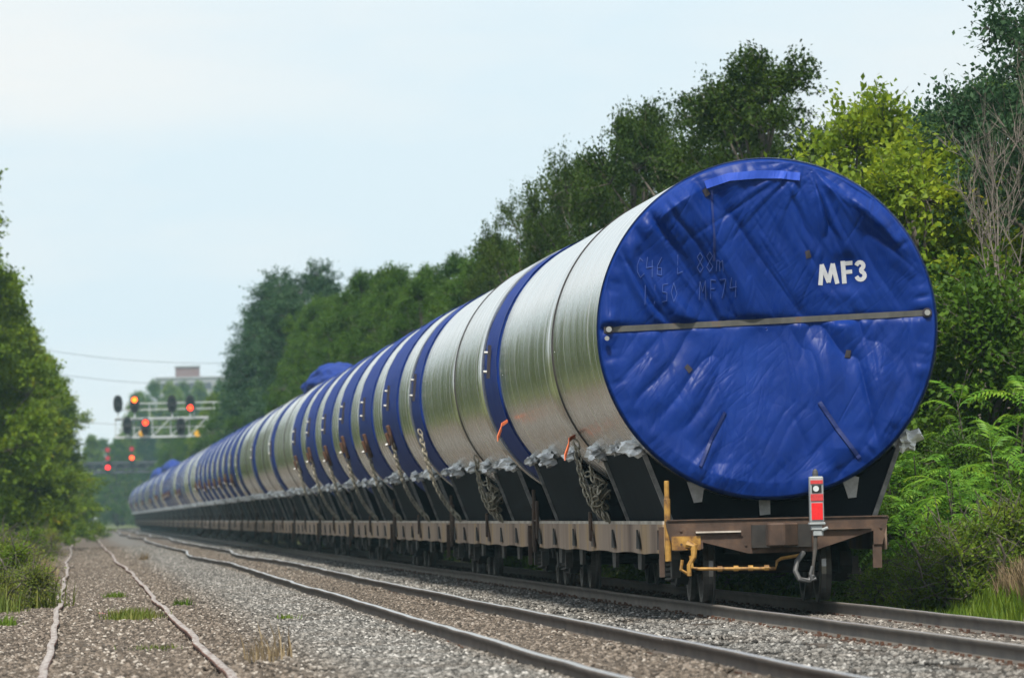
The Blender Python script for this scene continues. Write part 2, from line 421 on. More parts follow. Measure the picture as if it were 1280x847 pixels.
# leaves
M['lf_dark'] = leaf_mat('leaf_dark_green', [(0.15, (0.017, 0.037, 0.006)), (0.5, (0.033, 0.065, 0.007)), (0.9, (0.062, 0.100, 0.011))])
M['lf_mid'] = leaf_mat('leaf_mid_green', [(0.15, (0.028, 0.070, 0.006)), (0.5, (0.051, 0.112, 0.010)), (0.9, (0.094, 0.165, 0.014))])
M['lf_yel'] = leaf_mat('leaf_yellow_green', [(0.15, (0.072, 0.129, 0.010)), (0.5, (0.152, 0.228, 0.016)), (0.8, (0.272, 0.334, 0.019)), (0.97, (0.400, 0.380, 0.018))], trans=.42)
M['lf_pop'] = leaf_mat('leaf_blue_green', [(0.15, (0.016, 0.044, 0.018)), (0.5, (0.032, 0.075, 0.031)), (0.9, (0.062, 0.120, 0.050))])
M['lf_warm'] = leaf_mat('leaf_warm_green', [(0.12, (0.052, 0.099, 0.006)), (0.5, (0.110, 0.179, 0.010)), (0.82, (0.192, 0.258, 0.013)), (1.0, (0.402, 0.240, 0.013))], trans=.38)
M['lf_sum'] = leaf_mat('leaf_sumac', [(0.15, (0.070, 0.177, 0.020)), (0.5, (0.119, 0.276, 0.028)), (0.9, (0.230, 0.353, 0.032))], trans=.4, rough=.42)
M['grass'] = leaf_mat('grass_blade', [(0.15, (0.06, 0.10, 0.015)), (0.5, (0.13, 0.17, 0.03)), (0.9, (0.24, 0.23, 0.06))], trans=.4)
M['grass_b'] = leaf_mat('grass_bright', [(0.15, (0.056, 0.105, 0.012)), (0.5, (0.104, 0.173, 0.016)), (0.9, (0.168, 0.225, 0.024))], trans=.45)
M['grass_w'] = leaf_mat('leaf_weed', [(0.12, (0.07, 0.11, 0.016)), (0.5, (0.15, 0.19, 0.03)), (0.8, (0.24, 0.23, 0.05)), (1.0, (0.30, 0.20, 0.08))], trans=.4)
M['straw'] = leaf_mat('straw_blade', [(0.15, (0.12, 0.085, 0.05)), (0.5, (0.24, 0.18, 0.10)), (0.9, (0.36, 0.28, 0.17))], trans=.3)

def world_zone_mat(name, bump, grey, brown, rough=.95, stone=False):
    """grey crushed stone, stained brown by rust dust along the middle track and the old siding"""
    m = mat(name, grey[0][1], rough, 0, .25); nt = m.node_tree; N, L = nt.nodes, nt.links; b = N['Principled BSDF']
    g = N.new('ShaderNodeNewGeometry'); sp = N.new('ShaderNodeSeparateXYZ'); L.new(g.outputs['Position'], sp.inputs['Vector'])
    n = N.new('ShaderNodeTexNoise'); n.inputs['Detail'].default_value = 8; n.inputs['Roughness'].default_value = .7; n.inputs['Scale'].default_value = 7.0
    L.new(g.outputs['Position'], n.inputs['Vector'])
    big = N.new('ShaderNodeTexNoise'); big.inputs['Scale'].default_value = 0.35; big.inputs['Detail'].default_value = 3; L.new(g.outputs['Position'], big.inputs['Vector'])
    def ramp(cols, src):
        cr = N.new('ShaderNodeValToRGB'); e = cr.color_ramp.elements
        e[0].position, e[0].color = cols[0][0], (*cols[0][1], 1); e[1].position, e[1].color = cols[-1][0], (*cols[-1][1], 1)
        for p, c in cols[1:-1]: e.new(p).color = (*c, 1)
        L.new(src, cr.inputs['Fac']); return cr
    src = g.outputs['Random Per Island'] if stone else n.outputs['Fac']
    cg, cb = ramp(grey, src), ramp(brown, src)
    # distance from the middle of the rust-stained strips, in metres
    def strip(c, w, soft):
        a = N.new('ShaderNodeMath'); a.operation = 'SUBTRACT'; a.inputs[1].default_value = c; L.new(sp.outputs['X'], a.inputs[0])
        d = N.new('ShaderNodeMath'); d.operation = 'ABSOLUTE'; L.new(a.outputs[0], d.inputs[0])
        r = N.new('ShaderNodeMapRange'); r.inputs['From Min'].default_value = w; r.inputs['From Max'].default_value = w + soft
        r.inputs['To Min'].default_value = 1; r.inputs['To Max'].default_value = 0; L.new(d.outputs[0], r.inputs['Value']); return r
    s1, s2 = strip(4.54, .62, .35), strip(0.2, 1.5, .9)
    s3 = strip(8.64, .8, .35)
    mx = N.new('ShaderNodeMath'); mx.operation = 'MAXIMUM'; L.new(s1.outputs[0], mx.inputs[0]); L.new(s2.outputs[0], mx.inputs[1])
    m3 = N.new('ShaderNodeMath'); m3.operation = 'MAXIMUM'; L.new(mx.outputs[0], m3.inputs[0])
    h3 = N.new('ShaderNodeMath'); h3.operation = 'MULTIPLY'; h3.inputs[1].default_value = .6; L.new(s3.outputs[0], h3.inputs[0]); L.new(h3.outputs[0], m3.inputs[1])
    bm_ = N.new('ShaderNodeMapRange'); bm_.inputs['From Min'].default_value = .42; bm_.inputs['From Max'].default_value = .7; bm_.inputs['To Min'].default_value = 0; bm_.inputs['To Max'].default_value = .5
    L.new(big.outputs['Fac'], bm_.inputs['Value'])
    m4 = N.new('ShaderNodeMath'); m4.operation = 'MAXIMUM'; L.new(m3.outputs[0], m4.inputs[0]); L.new(bm_.outputs[0], m4.inputs[1])
    mix = N.new('ShaderNodeMix'); mix.data_type = 'RGBA'; L.new(m4.outputs[0], mix.inputs['Factor']); L.new(cg.outputs['Color'], mix.inputs['A']); L.new(cb.outputs['Color'], mix.inputs['B'])
    L.new(mix.outputs['Result'], b.inputs['Base Color'])
    if bump:
        bp = N.new('ShaderNodeBump'); bp.inputs['Strength'].default_value = bump; bp.inputs['Distance'].default_value = .06
        L.new(n.outputs['Fac'], bp.inputs['Height']); L.new(bp.outputs['Normal'], b.inputs['Normal'])
    return m
GREY = [(0.2, (0.045, 0.043, 0.041)), (0.5, (0.115, 0.11, 0.104)), (0.8, (0.23, 0.22, 0.21))]  # bed tones, grey and brown, darkened to take in shadows between loose stones
BROWN = [(0.2, (0.038, 0.030, 0.024)), (0.5, (0.095, 0.076, 0.062)), (0.8, (0.18, 0.148, 0.122))]
M['ballast'] = world_zone_mat('ballast_bed', .8, GREY, BROWN)
M['stone'] = world_zone_mat('ballast_stone', 0, [(0, (0.028, 0.027, 0.026)), (0.5, (0.120, 0.115, 0.108)), (0.9, (0.25, 0.24, 0.226)), (1, (0.50, 0.48, 0.46))], [(0, (0.032, 0.026, 0.021)), (0.5, (0.100, 0.080, 0.064)), (0.9, (0.205, 0.168, 0.138)), (1, (0.40, 0.36, 0.32))], stone=True)
M['soil'] = nmat('soil_and_grass', [(0.3, (0.045, 0.055, 0.018)), (0.5, (0.08, 0.10, 0.028)), (0.7, (0.14, 0.12, 0.06))], nscale=.8, rough=.95, bump=.6, detail=9)

# ------------------------------------------------------------------ line of the tracks
CURVE_Y, CURVE_R = 895.0, 2000.0
def cx(y):
    t = np.clip(np.asarray(y, float) - CURVE_Y, 0, 160)
    e = np.clip(np.asarray(y, float) - CURVE_Y - 160, 0, None)
    return t * t / (2 * CURVE_R) + e * 160 / CURVE_R
def heading(y):
    return -math.atan(min(max(y - CURVE_Y, 0), 160) / CURVE_R)
XT, XM, XL = 8.64, 4.54, 0.45          # train track, middle track, old siding

HX = [-400,-60,-14,-6,-3.0,-2.0,-1.2,-.55,-.3,-.05,.45,.95,1.2,1.45,2.4,3.3,3.9,4.54,5.2,5.8,6.6,7.3,7.8,8.64,9.5,10.0,10.6,11.3,12.2,13.5,16,22,60,400]
HZ = [.5,.4,.2,-.05,-.22,-.26,-.125,-.115,-.15,-.135,-.125,-.135,-.165,-.145,-.10,-.11,-.125,-.105,-.13,-.19,-.30,-.24,-.195,-.19,-.195,-.30,-.45,-.38,.0,.55,1.3,2.2,2.6,2.6]
def ground_z(x, y):
    xx = np.asarray(x, float) - cx(y)
    far = np.clip((np.asarray(y, float) - 150) / 150, 0, 1)
    z = np.interp(xx, HX, HZ)
    inb = np.exp(-((xx - 4.5) / 6.5) ** 8)
    z = z + (fbm(np.asarray(x) * .5, np.asarray(y) * .11, 0, 3) - .5) * (.05 * inb + .45 * (1 - inb))
    return z

ys = np.concatenate([np.arange(-15, 40, 5.0), np.arange(40, 240, 1.0), np.arange(240, 600, 6.0), np.arange(600, 1500, 12.0), np.arange(1500, 3001, 100.0)])
xg = np.array(sorted(set(HX + list(np.arange(-3, 16, .4)) + list(np.arange(16, 60, 4.0)) + list(np.arange(-60, -3, 4.0)) + [-250, -150, 100, 180, 270])))
XX, YY = np.meshgrid(xg, ys)
XS = XX + cx(YY)
ZZ = ground_z(XS, YY) - 0.03
nx_, ny_ = len(xg), len(ys)
idx = np.arange(nx_ * ny_).reshape(ny_, nx_)
def grid_faces(ix):
    return np.stack([ix[:-1, :-1], ix[:-1, 1:], ix[1:, 1:], ix[1:, :-1]], -1).reshape(-1, 4)
o = link('ground', np_mesh('ground', np.stack([XS, YY, ZZ], -1).reshape(-1, 3), grid_faces(idx), [M['soil']], True)); tag(o, kind='structure')
sel = np.where((xg >= -2.2) & (xg <= 10.8))[0]
ix = np.arange(len(sel) * ny_).reshape(ny_, len(sel))
o = link('ballast_bed', np_mesh('ballast_bed', np.stack([XS[:, sel], YY[:, sel], ZZ[:, sel] + .03], -1).reshape(-1, 3), grid_faces(ix), [M['ballast']], True)); tag(o, kind='structure')

# ------------------------------------------------------------------ railway tracks
def rail_mesh(name, xc, top, side, headm, amp_x, amp_z, seed, sway=0.0):
    prof = [(-.035, 0), (.035, 0), (.037, -.012), (.035, -.036), (.011, -.050), (.009, -.128), (.068, -.150), (.068, -.164),
            (-.068, -.164), (-.068, -.150), (-.009, -.128), (-.011, -.050), (-.035, -.036), (-.037, -.012)]
    yy = np.concatenate([np.arange(20, 260, .5), np.arange(260, 700, 2.0), np.arange(700, 1500, 6.0)])
    g = 1 + np.clip(yy / 300, 0, 3) * .6
    dx = (fbm(yy * .10, seed, 0, 3) - .5) * 2 * amp_x * g + (vnoise(yy * .30, seed + 9) - .5) * amp_x * .5 + sway * (fbm(yy * .011 + 3.3, 7.7, 0, 2) - .5) * np.clip((yy - 110) / 120, 0, 1)
    dz = (fbm(yy * .085, seed + 4.5, 0, 3) - .5) * 2 * amp_z * g + (vnoise(yy * .5, seed + 2) - .5) * amp_z * .5
    P = np.array(prof); n = len(P)
    V = np.zeros((len(yy), n, 3))
    V[:, :, 0] = (xc + cx(yy) + dx)[:, None] + P[None, :, 0]
    V[:, :, 1] = yy[:, None]
    V[:, :, 2] = (top + dz)[:, None] + P[None, :, 1]
    ii = np.arange(len(yy) * n).reshape(len(yy), n)
    F = []; mi = []
    for k in range(n):
        k2 = (k + 1) % n
        F.append(np.stack([ii[:-1, k], ii[:-1, k2], ii[1:, k2], ii[1:, k]], -1)); mi.append(np.full(len(yy) - 1, 1 if k in (0,) else 0))
    return np_mesh(name, V.reshape(-1, 3), np.concatenate(F)[:, ::-1], [side, headm], False, np.concatenate(mi))

def railway(xc, top, side, headm, ax, az, seed, label_kind, sl_z, sl_half, sl_range, with_plate):
    t = empty('railway_track', (xc, 0, 0), 0, kind='structure')
    for k, s in enumerate((-1, 1)):
        r = link('rail', rail_mesh('rail', s * (.7175 + .035), top, side, headm, ax, az, seed + 31 * k, 1.7 if label_kind == 'middle' else (.35 if label_kind == 'siding' else 0)), t)
    mb = MB(); ms, mp = mb.mat(M['sleeper']), mb.mat(M['rust'])
    mb.box(-sl_half, sl_half, -.115, .115, -.17, 0, ms)
    if with_plate:
        for s in (-1, 1):
            mb.box(s*.7525 - .15, s*.7525 + .15, -.09, .09, .001, .018, mp)
            for a in (-1, 1):
                for bb in (-.06, .06):
                    mb.box(s*.7525 + a*.082 - .012, s*.7525 + a*.082 + .012, bb - .012, bb + .012, .018, .048, mp)
    me = mb.mesh('sleeper')
    y0, y1, st = sl_range; y = y0; r_ = random.Random(seed)
    while y < y1:
        s = link('sleeper', me, t)
        s.location = (r_.uniform(-.03, .03), y + r_.uniform(-.04, .04), sl_z + r_.uniform(-.012, .012))
        s.rotation_euler = (r_.uniform(-.01, .01), r_.uniform(-.006, .006), r_.uniform(-.02, .02))
        y += st
    return t
railway(XT, 0.0, M['rail_side_grey'], M['rail_top_main'], .012, .008, 3, 'train', -.182, 1.3, (48, 190, .53), True)
railway(XM, .04, M['rail_side_brown'], M['rail_top'], .022, .016, 57, 'middle', -.145, 1.3, (44, 150, .53), True)
railway(XL, -.04, M['rail_rust'], M['rail_top_old'], .036, .016, 91, 'siding', -.122, 1.28, (46, 200, .58), False)

# loose crushed stone, instanced patches: real pebbles over the bed
def stone_patch(seed):
    r = np.random.default_rng(seed)
    t = bmesh.new(); bmesh.ops.create_icosphere(t, subdivisions=1, radius=1.0)
    bv = np.array([v.co[:] for v in t.verts]); bf = np.array([[v.index for v in f.verts] for f in t.faces]); t.free()
    n = 540
    rad = .78 * np.sqrt(r.random(n)); th = r.random(n) * 2 * PI
    s = .014 + .018 * r.random(n) ** 1.7
    sc = np.stack([s * (.8 + .6 * r.random(n)), s * (.7 + .5 * r.random(n)), s * (.6 + .5 * r.random(n))], -1)
    V = bv[None] * (1 + .55 * (r.random((n, len(bv), 1)) - .5)) * sc[:, None]
    a = r.random(n) * 2 * PI; b = (r.random(n) - .5) * 1.6
    ca, sa, cb, sb = np.cos(a)[:, None], np.sin(a)[:, None], np.cos(b)[:, None], np.sin(b)[:, None]
    x, y, z = V[..., 0], V[..., 1], V[..., 2]
    x, z = x * cb + z * sb, -x * sb + z * cb
    x, y = x * ca - y * sa, x * sa + y * ca
    V = np.stack([x + (rad * np.cos(th))[:, None], y + (rad * np.sin(th))[:, None], z + (.004 + .018 * r.random(n))[:, None]], -1)
    F = (bf[None] + (np.arange(n) * len(bv))[:, None, None]).reshape(-1, 3)
    return np_mesh('stone_patch', V.reshape(-1, 3), F, [M['stone']])
pc = bpy.data.collections.new('stone_patches')
for i in range(4):
    pc.objects.link(bpy.data.objects.new('stone_patch', stone_patch(100 + i)))
pts = []
for y in np.arange(44, 360, .78):
    for x in np.arange(-1.9, 10.4, .78):
        if x > 9.9 and y > 125: continue
        if y > 150 and rng.random() < (y - 150) / 210: continue
        pts.append((x + rng.uniform(-.25, .25), y + rng.uniform(-.25, .25)))
pts = np.array(pts)
pz = ground_z(pts[:, 0], pts[:, 1]) - .002
me = bpy.data.meshes.new('ballast_stones')
me.from_pydata(np.column_stack([pts, pz]).tolist(), [], []); me.materials.append(M['stone'])
bs = link('ballast_stones', me); tag(bs, 'loose grey and rust-brown crushed stone spread between the rails', 'gravel', kind='stuff')
ng = bpy.data.node_groups.new('scatter_stones', 'GeometryNodeTree')
ng.interface.new_socket('Geometry', in_out='INPUT', socket_type='NodeSocketGeometry')
ng.interface.new_socket('Geometry', in_out='OUTPUT', socket_type='NodeSocketGeometry')
gi, go = ng.nodes.new('NodeGroupInput'), ng.nodes.new('NodeGroupOutput')
ci = ng.nodes.new('GeometryNodeCollectionInfo'); ci.inputs['Collection'].default_value = pc
ci.inputs['Separate Children'].default_value = True; ci.inputs['Reset Children'].default_value = True
ip = ng.nodes.new('GeometryNodeInstanceOnPoints'); ip.inputs['Pick Instance'].default_value = True
rv = ng.nodes.new('FunctionNodeRandomValue'); rv.data_type = 'FLOAT_VECTOR'
[i for i in rv.inputs if i.name == 'Max' and i.type == 'VECTOR'][0].default_value = (0, 0, 6.283)
ng.links.new(gi.outputs[0], ip.inputs['Points']); ng.links.new(ci.outputs[0], ip.inputs['Instance'])
ng.links.new([o_ for o_ in rv.outputs if o_.type == 'VECTOR'][0], ip.inputs['Rotation'])
ng.links.new(ip.outputs[0], go.inputs[0])
bs.modifiers.new('scatter', 'NODES').node_group = ng

# ------------------------------------------------------------------ flat cars
CAR = 25.4; DZ = 1.03; YT = 88.7          # pitch, deck height, tail
RT = 2.115; CZ = 3.40                     # tower radius, axis height above rail
HW = 1.39

def crumple(seed, s=.18, tail=(.25, .1, .12)):
    """scrunched film knotted round a bolt, loose end blown sideways"""
    r = random.Random(seed); bm = bmesh.new()
    bmesh.ops.create_icosphere(bm, subdivisions=3, radius=1.0)
    off = r.uniform(0, 50)
    co = np.array([v.co[:] for v in bm.verts])
    d = fbm(co[:, 0]*2.3 + off, co[:, 1]*2.3, co[:, 2]*2.3, 3)
    d2 = np.abs(vnoise(co[:, 0]*5 + off, co[:, 1]*5, co[:, 2]*5 + 3) - .5)
    for v, a, b in zip(bm.verts, d, d2):
        n = v.co.copy(); k = .35 + 1.0 * a - .9 * b
        v.co = Vector((n.x * s * 1.15 * k, n.y * s * 1.5 * k, n.z * s * .72 * k))
        t = max(0, n.x * .5 + n.z * .6 + n.y * .2 - .35)
        v.co += Vector(tail) * (t * t * 3.2 * (.4 + a))
    me = bpy.data.meshes.new('plastic_wrap'); bm.to_mesh(me); bm.free(); me.materials.append(M['plastic'])
    return me
wraps = [crumple(1, .21, (.10, -.30, .08)), crumple(2, .22, (.20, -.45, .20)), crumple(3, .14, (.05, .2, .05)), crumple(4, .23, (-.08, -.3, .12))]

def wheel_mesh():
    mb = MB(); a, t = mb.mat(M['wheel']), mb.mat(M['tread'])
    prof = [(.06, .055), (.14, .06), (.16, .03), (.34, .02), (.37, .065), (.425, .068), (.432, .0), (.435, -.055), (.462, -.062), (.455, -.082), (.37, -.082), (.34, -.02), (.16, -.01), (.14, -.06), (.06, -.06)]
    n = 28; vs = []; fs = []
    for k in range(n):
        for (r, x) in prof: vs.append((x, r * math.cos(2*PI*k/n), r * math.sin(2*PI*k/n)))
    p = len(prof)
    for k in range(n):
        for i in range(p):
            fs.append((k*p + i, k*p + (i+1) % p, ((k+1) % n)*p + (i+1) % p, ((k+1) % n)*p + i))
    mb.add(vs, fs, a)
    for j in range(len(mb.f)):
        if j % p in (6,): mb.m[j] = t
    return mb.mesh('wheel', smooth=False)
WHEEL = wheel_mesh()

def make_bogie(car, yc):
    """two-axle truck: wheels, side frames with spring nests, bolster"""
    bg = MB().box(-.95, .95, -.18, .18, .52, .80).build('bogie', M['black_steel'], car)
    bg.location = (0, yc, 0)
    for ya in (-.9, .9):
        for s in (-1, 1):
            w = link('wheel', WHEEL, bg); w.location = (s * .74, ya, .44); w.rotation_euler = (0, 0, 0 if s > 0 else PI)
        MB().tube([(-.95, ya, .44), (.95, ya, .44)], .075, 10).build('axle', M['black_steel'], bg)
    for s in (-1, 1):
        mb = MB(); g, d = mb.mat(M['grey_cast']), mb.mat(M['black_steel'])
        x0, x1 = (.93, 1.08) if s > 0 else (-1.08, -.93)
        mb.prism([(-1.25, .44), (-1.15, .62), (-.55, .74), (.55, .74), (1.15, .62), (1.25, .44), (1.1, .34), (.75, .40), (.42, .24), (-.42, .24), (-.75, .40), (-1.1, .34)], x0, x1, 'x', d)
        for ya in (-.9, .9):
            mb.box(s*1.08 if s > 0 else -1.18, 1.18 if s > 0 else s*1.08, ya - .14, ya + .14, .33, .56, g)
        for k in (-.22, 0, .22):
            c = s * 1.10
            pts = [(c + .06*math.cos(q*1.05), k + .075*math.sin(q*1.05), .27 + q*.0105) for q in range(26)]
            mb.tube(pts, .018, 4, g)
        mb.build('side_frame', None, bg)
    return bg

def cradle_parts(car, y0, y1, seed):
    """dark steel cradle the tower lies in: flared side plates, hollowed ends"""
    k = 24; top = []
    for i in range(k + 1):
        x = -1.60 + 3.2 * i / k
        top.append((x + .0, CZ - math.sqrt((RT + .03) ** 2 - x * x)))
    poly = [(-1.26, DZ + .012), (1.26, DZ + .012)] + top[::-1]
    mb = MB(); mb.prism(poly, y0, y1, 'y')
    cr = mb.build('cradle', M['cradle'], car)
    for ye in (y0, y1):
        for s in (-1, 1):
            e = MB()
            e.prism([(s*1.235, DZ + .013), (s*1.30, DZ + .013), (s*1.655, top[0][1] + .02), (s*1.60, top[0][1] + .03)], ye - .035, ye + .035, 'y')
            e.build('cradle_edge', M['cradle_edge'], cr)
    j = 0
    for ye in (y0 + .15, (y0 + y1) / 2, y1 - .15):
        for s in (-1, 1):
            w = link('plastic_wrap', wraps[(seed + j) % 4], cr); j += 1
            w.location = (s * 1.66, ye, top[0][1] + .02); w.rotation_euler = (0, s * .35, (j * .8) % 1.2 - .4)
    # felt pads poking out between cradle and tower
    for ye in (y0 - .02, y1 + .02):
        for xx in (-.95, -.1, .98):
            zt = CZ - math.sqrt(RT*RT - xx*xx) + .03
            d = MB(); d.prism([(xx - .13, zt + .05), (xx + .11, zt - .01), (xx + .07, zt - .26), (xx - .03, zt - .27)] if abs(xx) > .5 else [(xx - .07, zt), (xx + .07, zt), (xx + .07, zt - .21), (xx - .06, zt - .22)], ye - .015, ye + .015, 'y')
            d.build('pad_tab', M['pad'], cr)
    return cr

def make_car(first=False):
    car = empty('flat_car', (0, 0, 0))
    y0, y1 = (0.0 if first else .55), CAR - .55
    L = y1 - y0
    mb = MB(); mb.box(-HW + .06, HW - .06, y0 + .12, y1 - .12, DZ - .10, DZ); mb.build('deck', M['deck'], car)
    mb = MB(); mb.box(-.45, .45, y0 + .25, y1 - .25, .62, DZ - .102); mb.build('centre_sill', M['black_steel'], car)
    # side sills: sheets with two sloping tapered notches, pale worn top edge
    for s in (-1, 1):
        sill = MB(); a, b = sill.mat(M['skirt']), sill.mat(M['lip'])
        n = 46
        def xo(y): return s * (HW + .012 * math.sin(y * 3.1 + s) * (1 if not first else .6))
        segs = []
        for i in range(n):
            ya, yb = y0 + .38 + (L - .76) * i / n, y0 + .38 + (L - .76) * (i + 1) / n
            for (p, q, zt, zb, m_) in ((ya, yb, DZ - .018, DZ - .39, a), (ya, yb, DZ + .022, DZ - .018, b)):
                t = .03 if m_ == a else .045
                xa, xb = xo(p), xo(q)
                wz = .012 * math.sin(p * 1.3) ; wz2 = .012 * math.sin(q * 1.3)
                vs = [(xa, p, zb + (wz if m_ == a else 0)), (xb, q, zb + (wz2 if m_ == a else 0)), (xb, q, zt), (xa, p, zt), (xa - s*t, p, zb), (xb - s*t, q, zb), (xb - s*t, q, zt), (xa - s*t, p, zt)]
                sill.add(vs, [(0,1,2,3),(4,7,6,5),(3,2,6,7),(0,4,5,1),(0,3,7,4),(1,5,6,2)], m_)
        sill.build('side_sill', None, car)
        for f in (.02, .16, .34, .50, .66, .84, .98):
            yy = y0 + .38 + (L - .76) * f
            e = MB(); e.prism([(yy - .42, DZ - .335), (yy + .10, DZ - .335), (yy + .04, DZ - .09), (yy - .02, DZ - .09)], s*(HW + .014), s*(HW + .034), 'x')
            e.build('gusset', M['black_steel'] if f not in (.02, .5) else M['frame'], car)
        for f in (.50, .985):
            yy = y0 + .38 + (L - .76) * f
            h = .34 if f == .985 else .16
            st = MB(); st.box(s*(HW + .016) if s > 0 else s*(HW + .07), s*(HW + .07) if s > 0 else s*(HW + .016), yy - .05, yy + .05, DZ - .26, DZ + h); bevel(st.build('stake', M['frame'], car), .015)
        for f in (.20, .38, .64, .82):
            yy = y0 + L * f
            hg = MB(); hg.prism([(yy - .42, .70), (yy + .30, .70), (yy + .22, .42), (yy - .30, .42)], s*(HW - .10), s*(HW - .055), 'x')
            hg.build('hanger_plate', M['grey_cast'], car)
    # end sills
    for ye, d in ((y0, 1), (y1, -1)):
        face = [(-HW, DZ + .02), (HW, DZ + .02), (HW - .02, DZ - .02), (HW - .09, DZ - .32), (HW - .20, DZ - .32), (HW - .20, DZ - .15), (.42, .64), (-.36, .63), (-.93, .78), (-.93, .70), (-HW + .10, .67), (-HW + .01, DZ - .06)]
        es = MB(); es.prism(face, ye, ye + d * .10, 'y'); es.build('end_sill', M['frame'], car)
        cap = MB(); cap.box(-HW + .02, HW - .02, min(ye - d*.02, ye + d*.12), max(ye - d*.02, ye + d*.12), DZ + .021, DZ + .036); cap.build('end_lip', M['lip'] if not first else M['frame'], car)
        if first and d == 1:
            for (rx, rz) in ((-1.2, .93), (-1.2, .76), (-.9, .90), (-.62, .86), (-.45, .86), (.5, .86), (.66, .86), (.95, .93), (1.12, .93), (1.28, .92), (-.4, .74), (.48, .74)):
                rv_ = MB(); rv_.tube([(rx, ye + .002, rz), (rx, ye - .016, rz)], .017, 6); rv_.build('rivet', M['frame'], car)
        ap = MB(); ap.box(-.33, .41, min(ye - d*.06, ye), max(ye - d*.06, ye), .70, DZ - .05); ap.build('striker_plate', M['black_steel'], car)
        cp = MB(); h = MB
        yk = ye - d * .52
        cp.box(-.09, .15, min(ye, yk + d*.2), max(ye, yk + d*.2), .75, .95)
        cp.prism([(-.17, yk), (.02, yk - d*.10), (.12, yk + d*.02), (.22, yk + d*.14), (.20, yk + d*.30), (-.17, yk + d*.30)], .71, 1.00, 'z')
        bevel(cp.build('coupler', M['frame'], car), .02)
        rail_ = MB(); rail_.box(-1.02, -.46, min(ye - d*.05, ye - d*.002), max(ye - d*.05, ye - d*.002), DZ - .135, DZ - .115); rail_.build('grab_iron', M['lip'], car)
        rail_ = MB(); rail_.box(.55, 1.16, min(ye - d*.05, ye - d*.002), max(ye - d*.05, ye - d*.002), DZ - .125, DZ - .112); rail_.build('grab_iron', M['frame'], car)
        hx = MB()
        hx.tube([(.30, ye - d*.1, .62), (.20, ye - d*.28, .52), (.17, ye - d*.36, .40), (.22, ye - d*.40, .30), (.33, ye - d*.40, .28), (.39, ye - d*.36, .35)], .034, 8)
        hx.build('air_hose', M['rubber'], car)
        sp = MB(); sp.box(HW - .21, HW - .10, min(ye + d*.02, ye + d*.09), max(ye + d*.02, ye + d*.09), .42, DZ - .322); sp.build('step', M['frame'], car)
        cl = MB()
        cl.tube([(-1.10, ye - d*.12, .62), (-1.08, ye - d*.13, .47), (-1.0, ye - d*.13, .455), (-.05, ye - d*.13, .44), (-.03, ye - d*.13, .53), (.02, ye - d*.13, .56), (.28, ye - d*.13, .60)], .021, 8)
        for q in (-.74, -.54, -.36, -.16): cl.tube([(q - .03, ye - d*.13, .45), (q + .03, ye - d*.13, .45)], .036, 8)
        cl.build('uncoupling_lever', M['yellow'] if first and d == 1 else M['black_steel'], car)
        if d == 1 and first:
            pl = MB(); pl.box(-1.32, -.96, ye - .012, ye - .002, .69, DZ - .17); pl.build('bracket_plate', M['yellow'], car)
            hk = MB(); hk.tube([(-1.13, ye - .06, .76), (-1.05, ye - .10, .73), (-1.06, ye - .12, .60), (-1.12, ye - .12, .50), (-1.12, ye - .12, .37)], [.06, .05, .035, .03, .03], 8)
            hk.tube([(-1.2, ye - .09, .57), (-1.22, ye - .09, .45), (-1.14, ye - .09, .40)], .022, 6)
            hk.build('lever_bracket', M['yellow'], car)
        ps = MB(); s_ = -1 if d == 1 else 1
        ps.tube([(s_*1.36, ye + d*.06, .55), (s_*1.36, ye + d*.06, DZ + .30)], .042, 8)
        ps.tube([(s_*1.362, ye + d*.06, DZ + .28), (s_*1.362, ye + d*.06, DZ + .52)], .033, 8)
        bevel(ps.build('brake_post', M['yellow'] if first and d == 1 else M['frame'], car), .008)
        ld = MB()
        ld.box(s_*1.40 if s_ > 0 else -1.46, 1.46 if s_ > 0 else s_*1.40, ye + d*.14 if d > 0 else ye - .22, ye + .22 if d > 0 else ye - .14, .36, DZ - .05)
        ld.build('ladder', M['frame'], car)
    make_bogie(car, 2.75); make_bogie(car, CAR - 2.9)
    cradle_parts(car, .62 if first else .9, 7.4, 0); cradle_parts(car, 12.6, 21.6, 2)
    return car

ORD = ['last', 'second', 'third', 'fourth', 'fifth', 'sixth', 'seventh', 'eighth', 'ninth', 'tenth', 'eleventh', 'twelfth']
NCAR = 36
car_y = [YT + CAR * i for i in range(NCAR)]
car0 = make_car(True)
car0.location = (XT, YT, 0)
tag(car0, 'brown rusty flat car at the tail end of the train with yellow brake post', 'flat car', 'flat cars of the long freight train')
carp = make_car(False)
def car_place(o, i):
    y = car_y[i]
    o.location = (XT + float(cx(y)), y, 0); o.rotation_euler = (0, 0, heading(y + 6))
for i in range(1, NCAR):
    o = carp if i == 1 else copy_tree(carp)
    car_place(o, i)
    o['category'] = 'flat car'; o['group'] = 'flat cars of the long freight train'
    if i < 12: o['label'] = f'weathered brown flat car, {ORD[i]} from the tail end of the train'
    else: o['label'] = 'small distant flat car far along the train beyond the twelfth car'; o['group'] = 'distant flat cars far along the train'

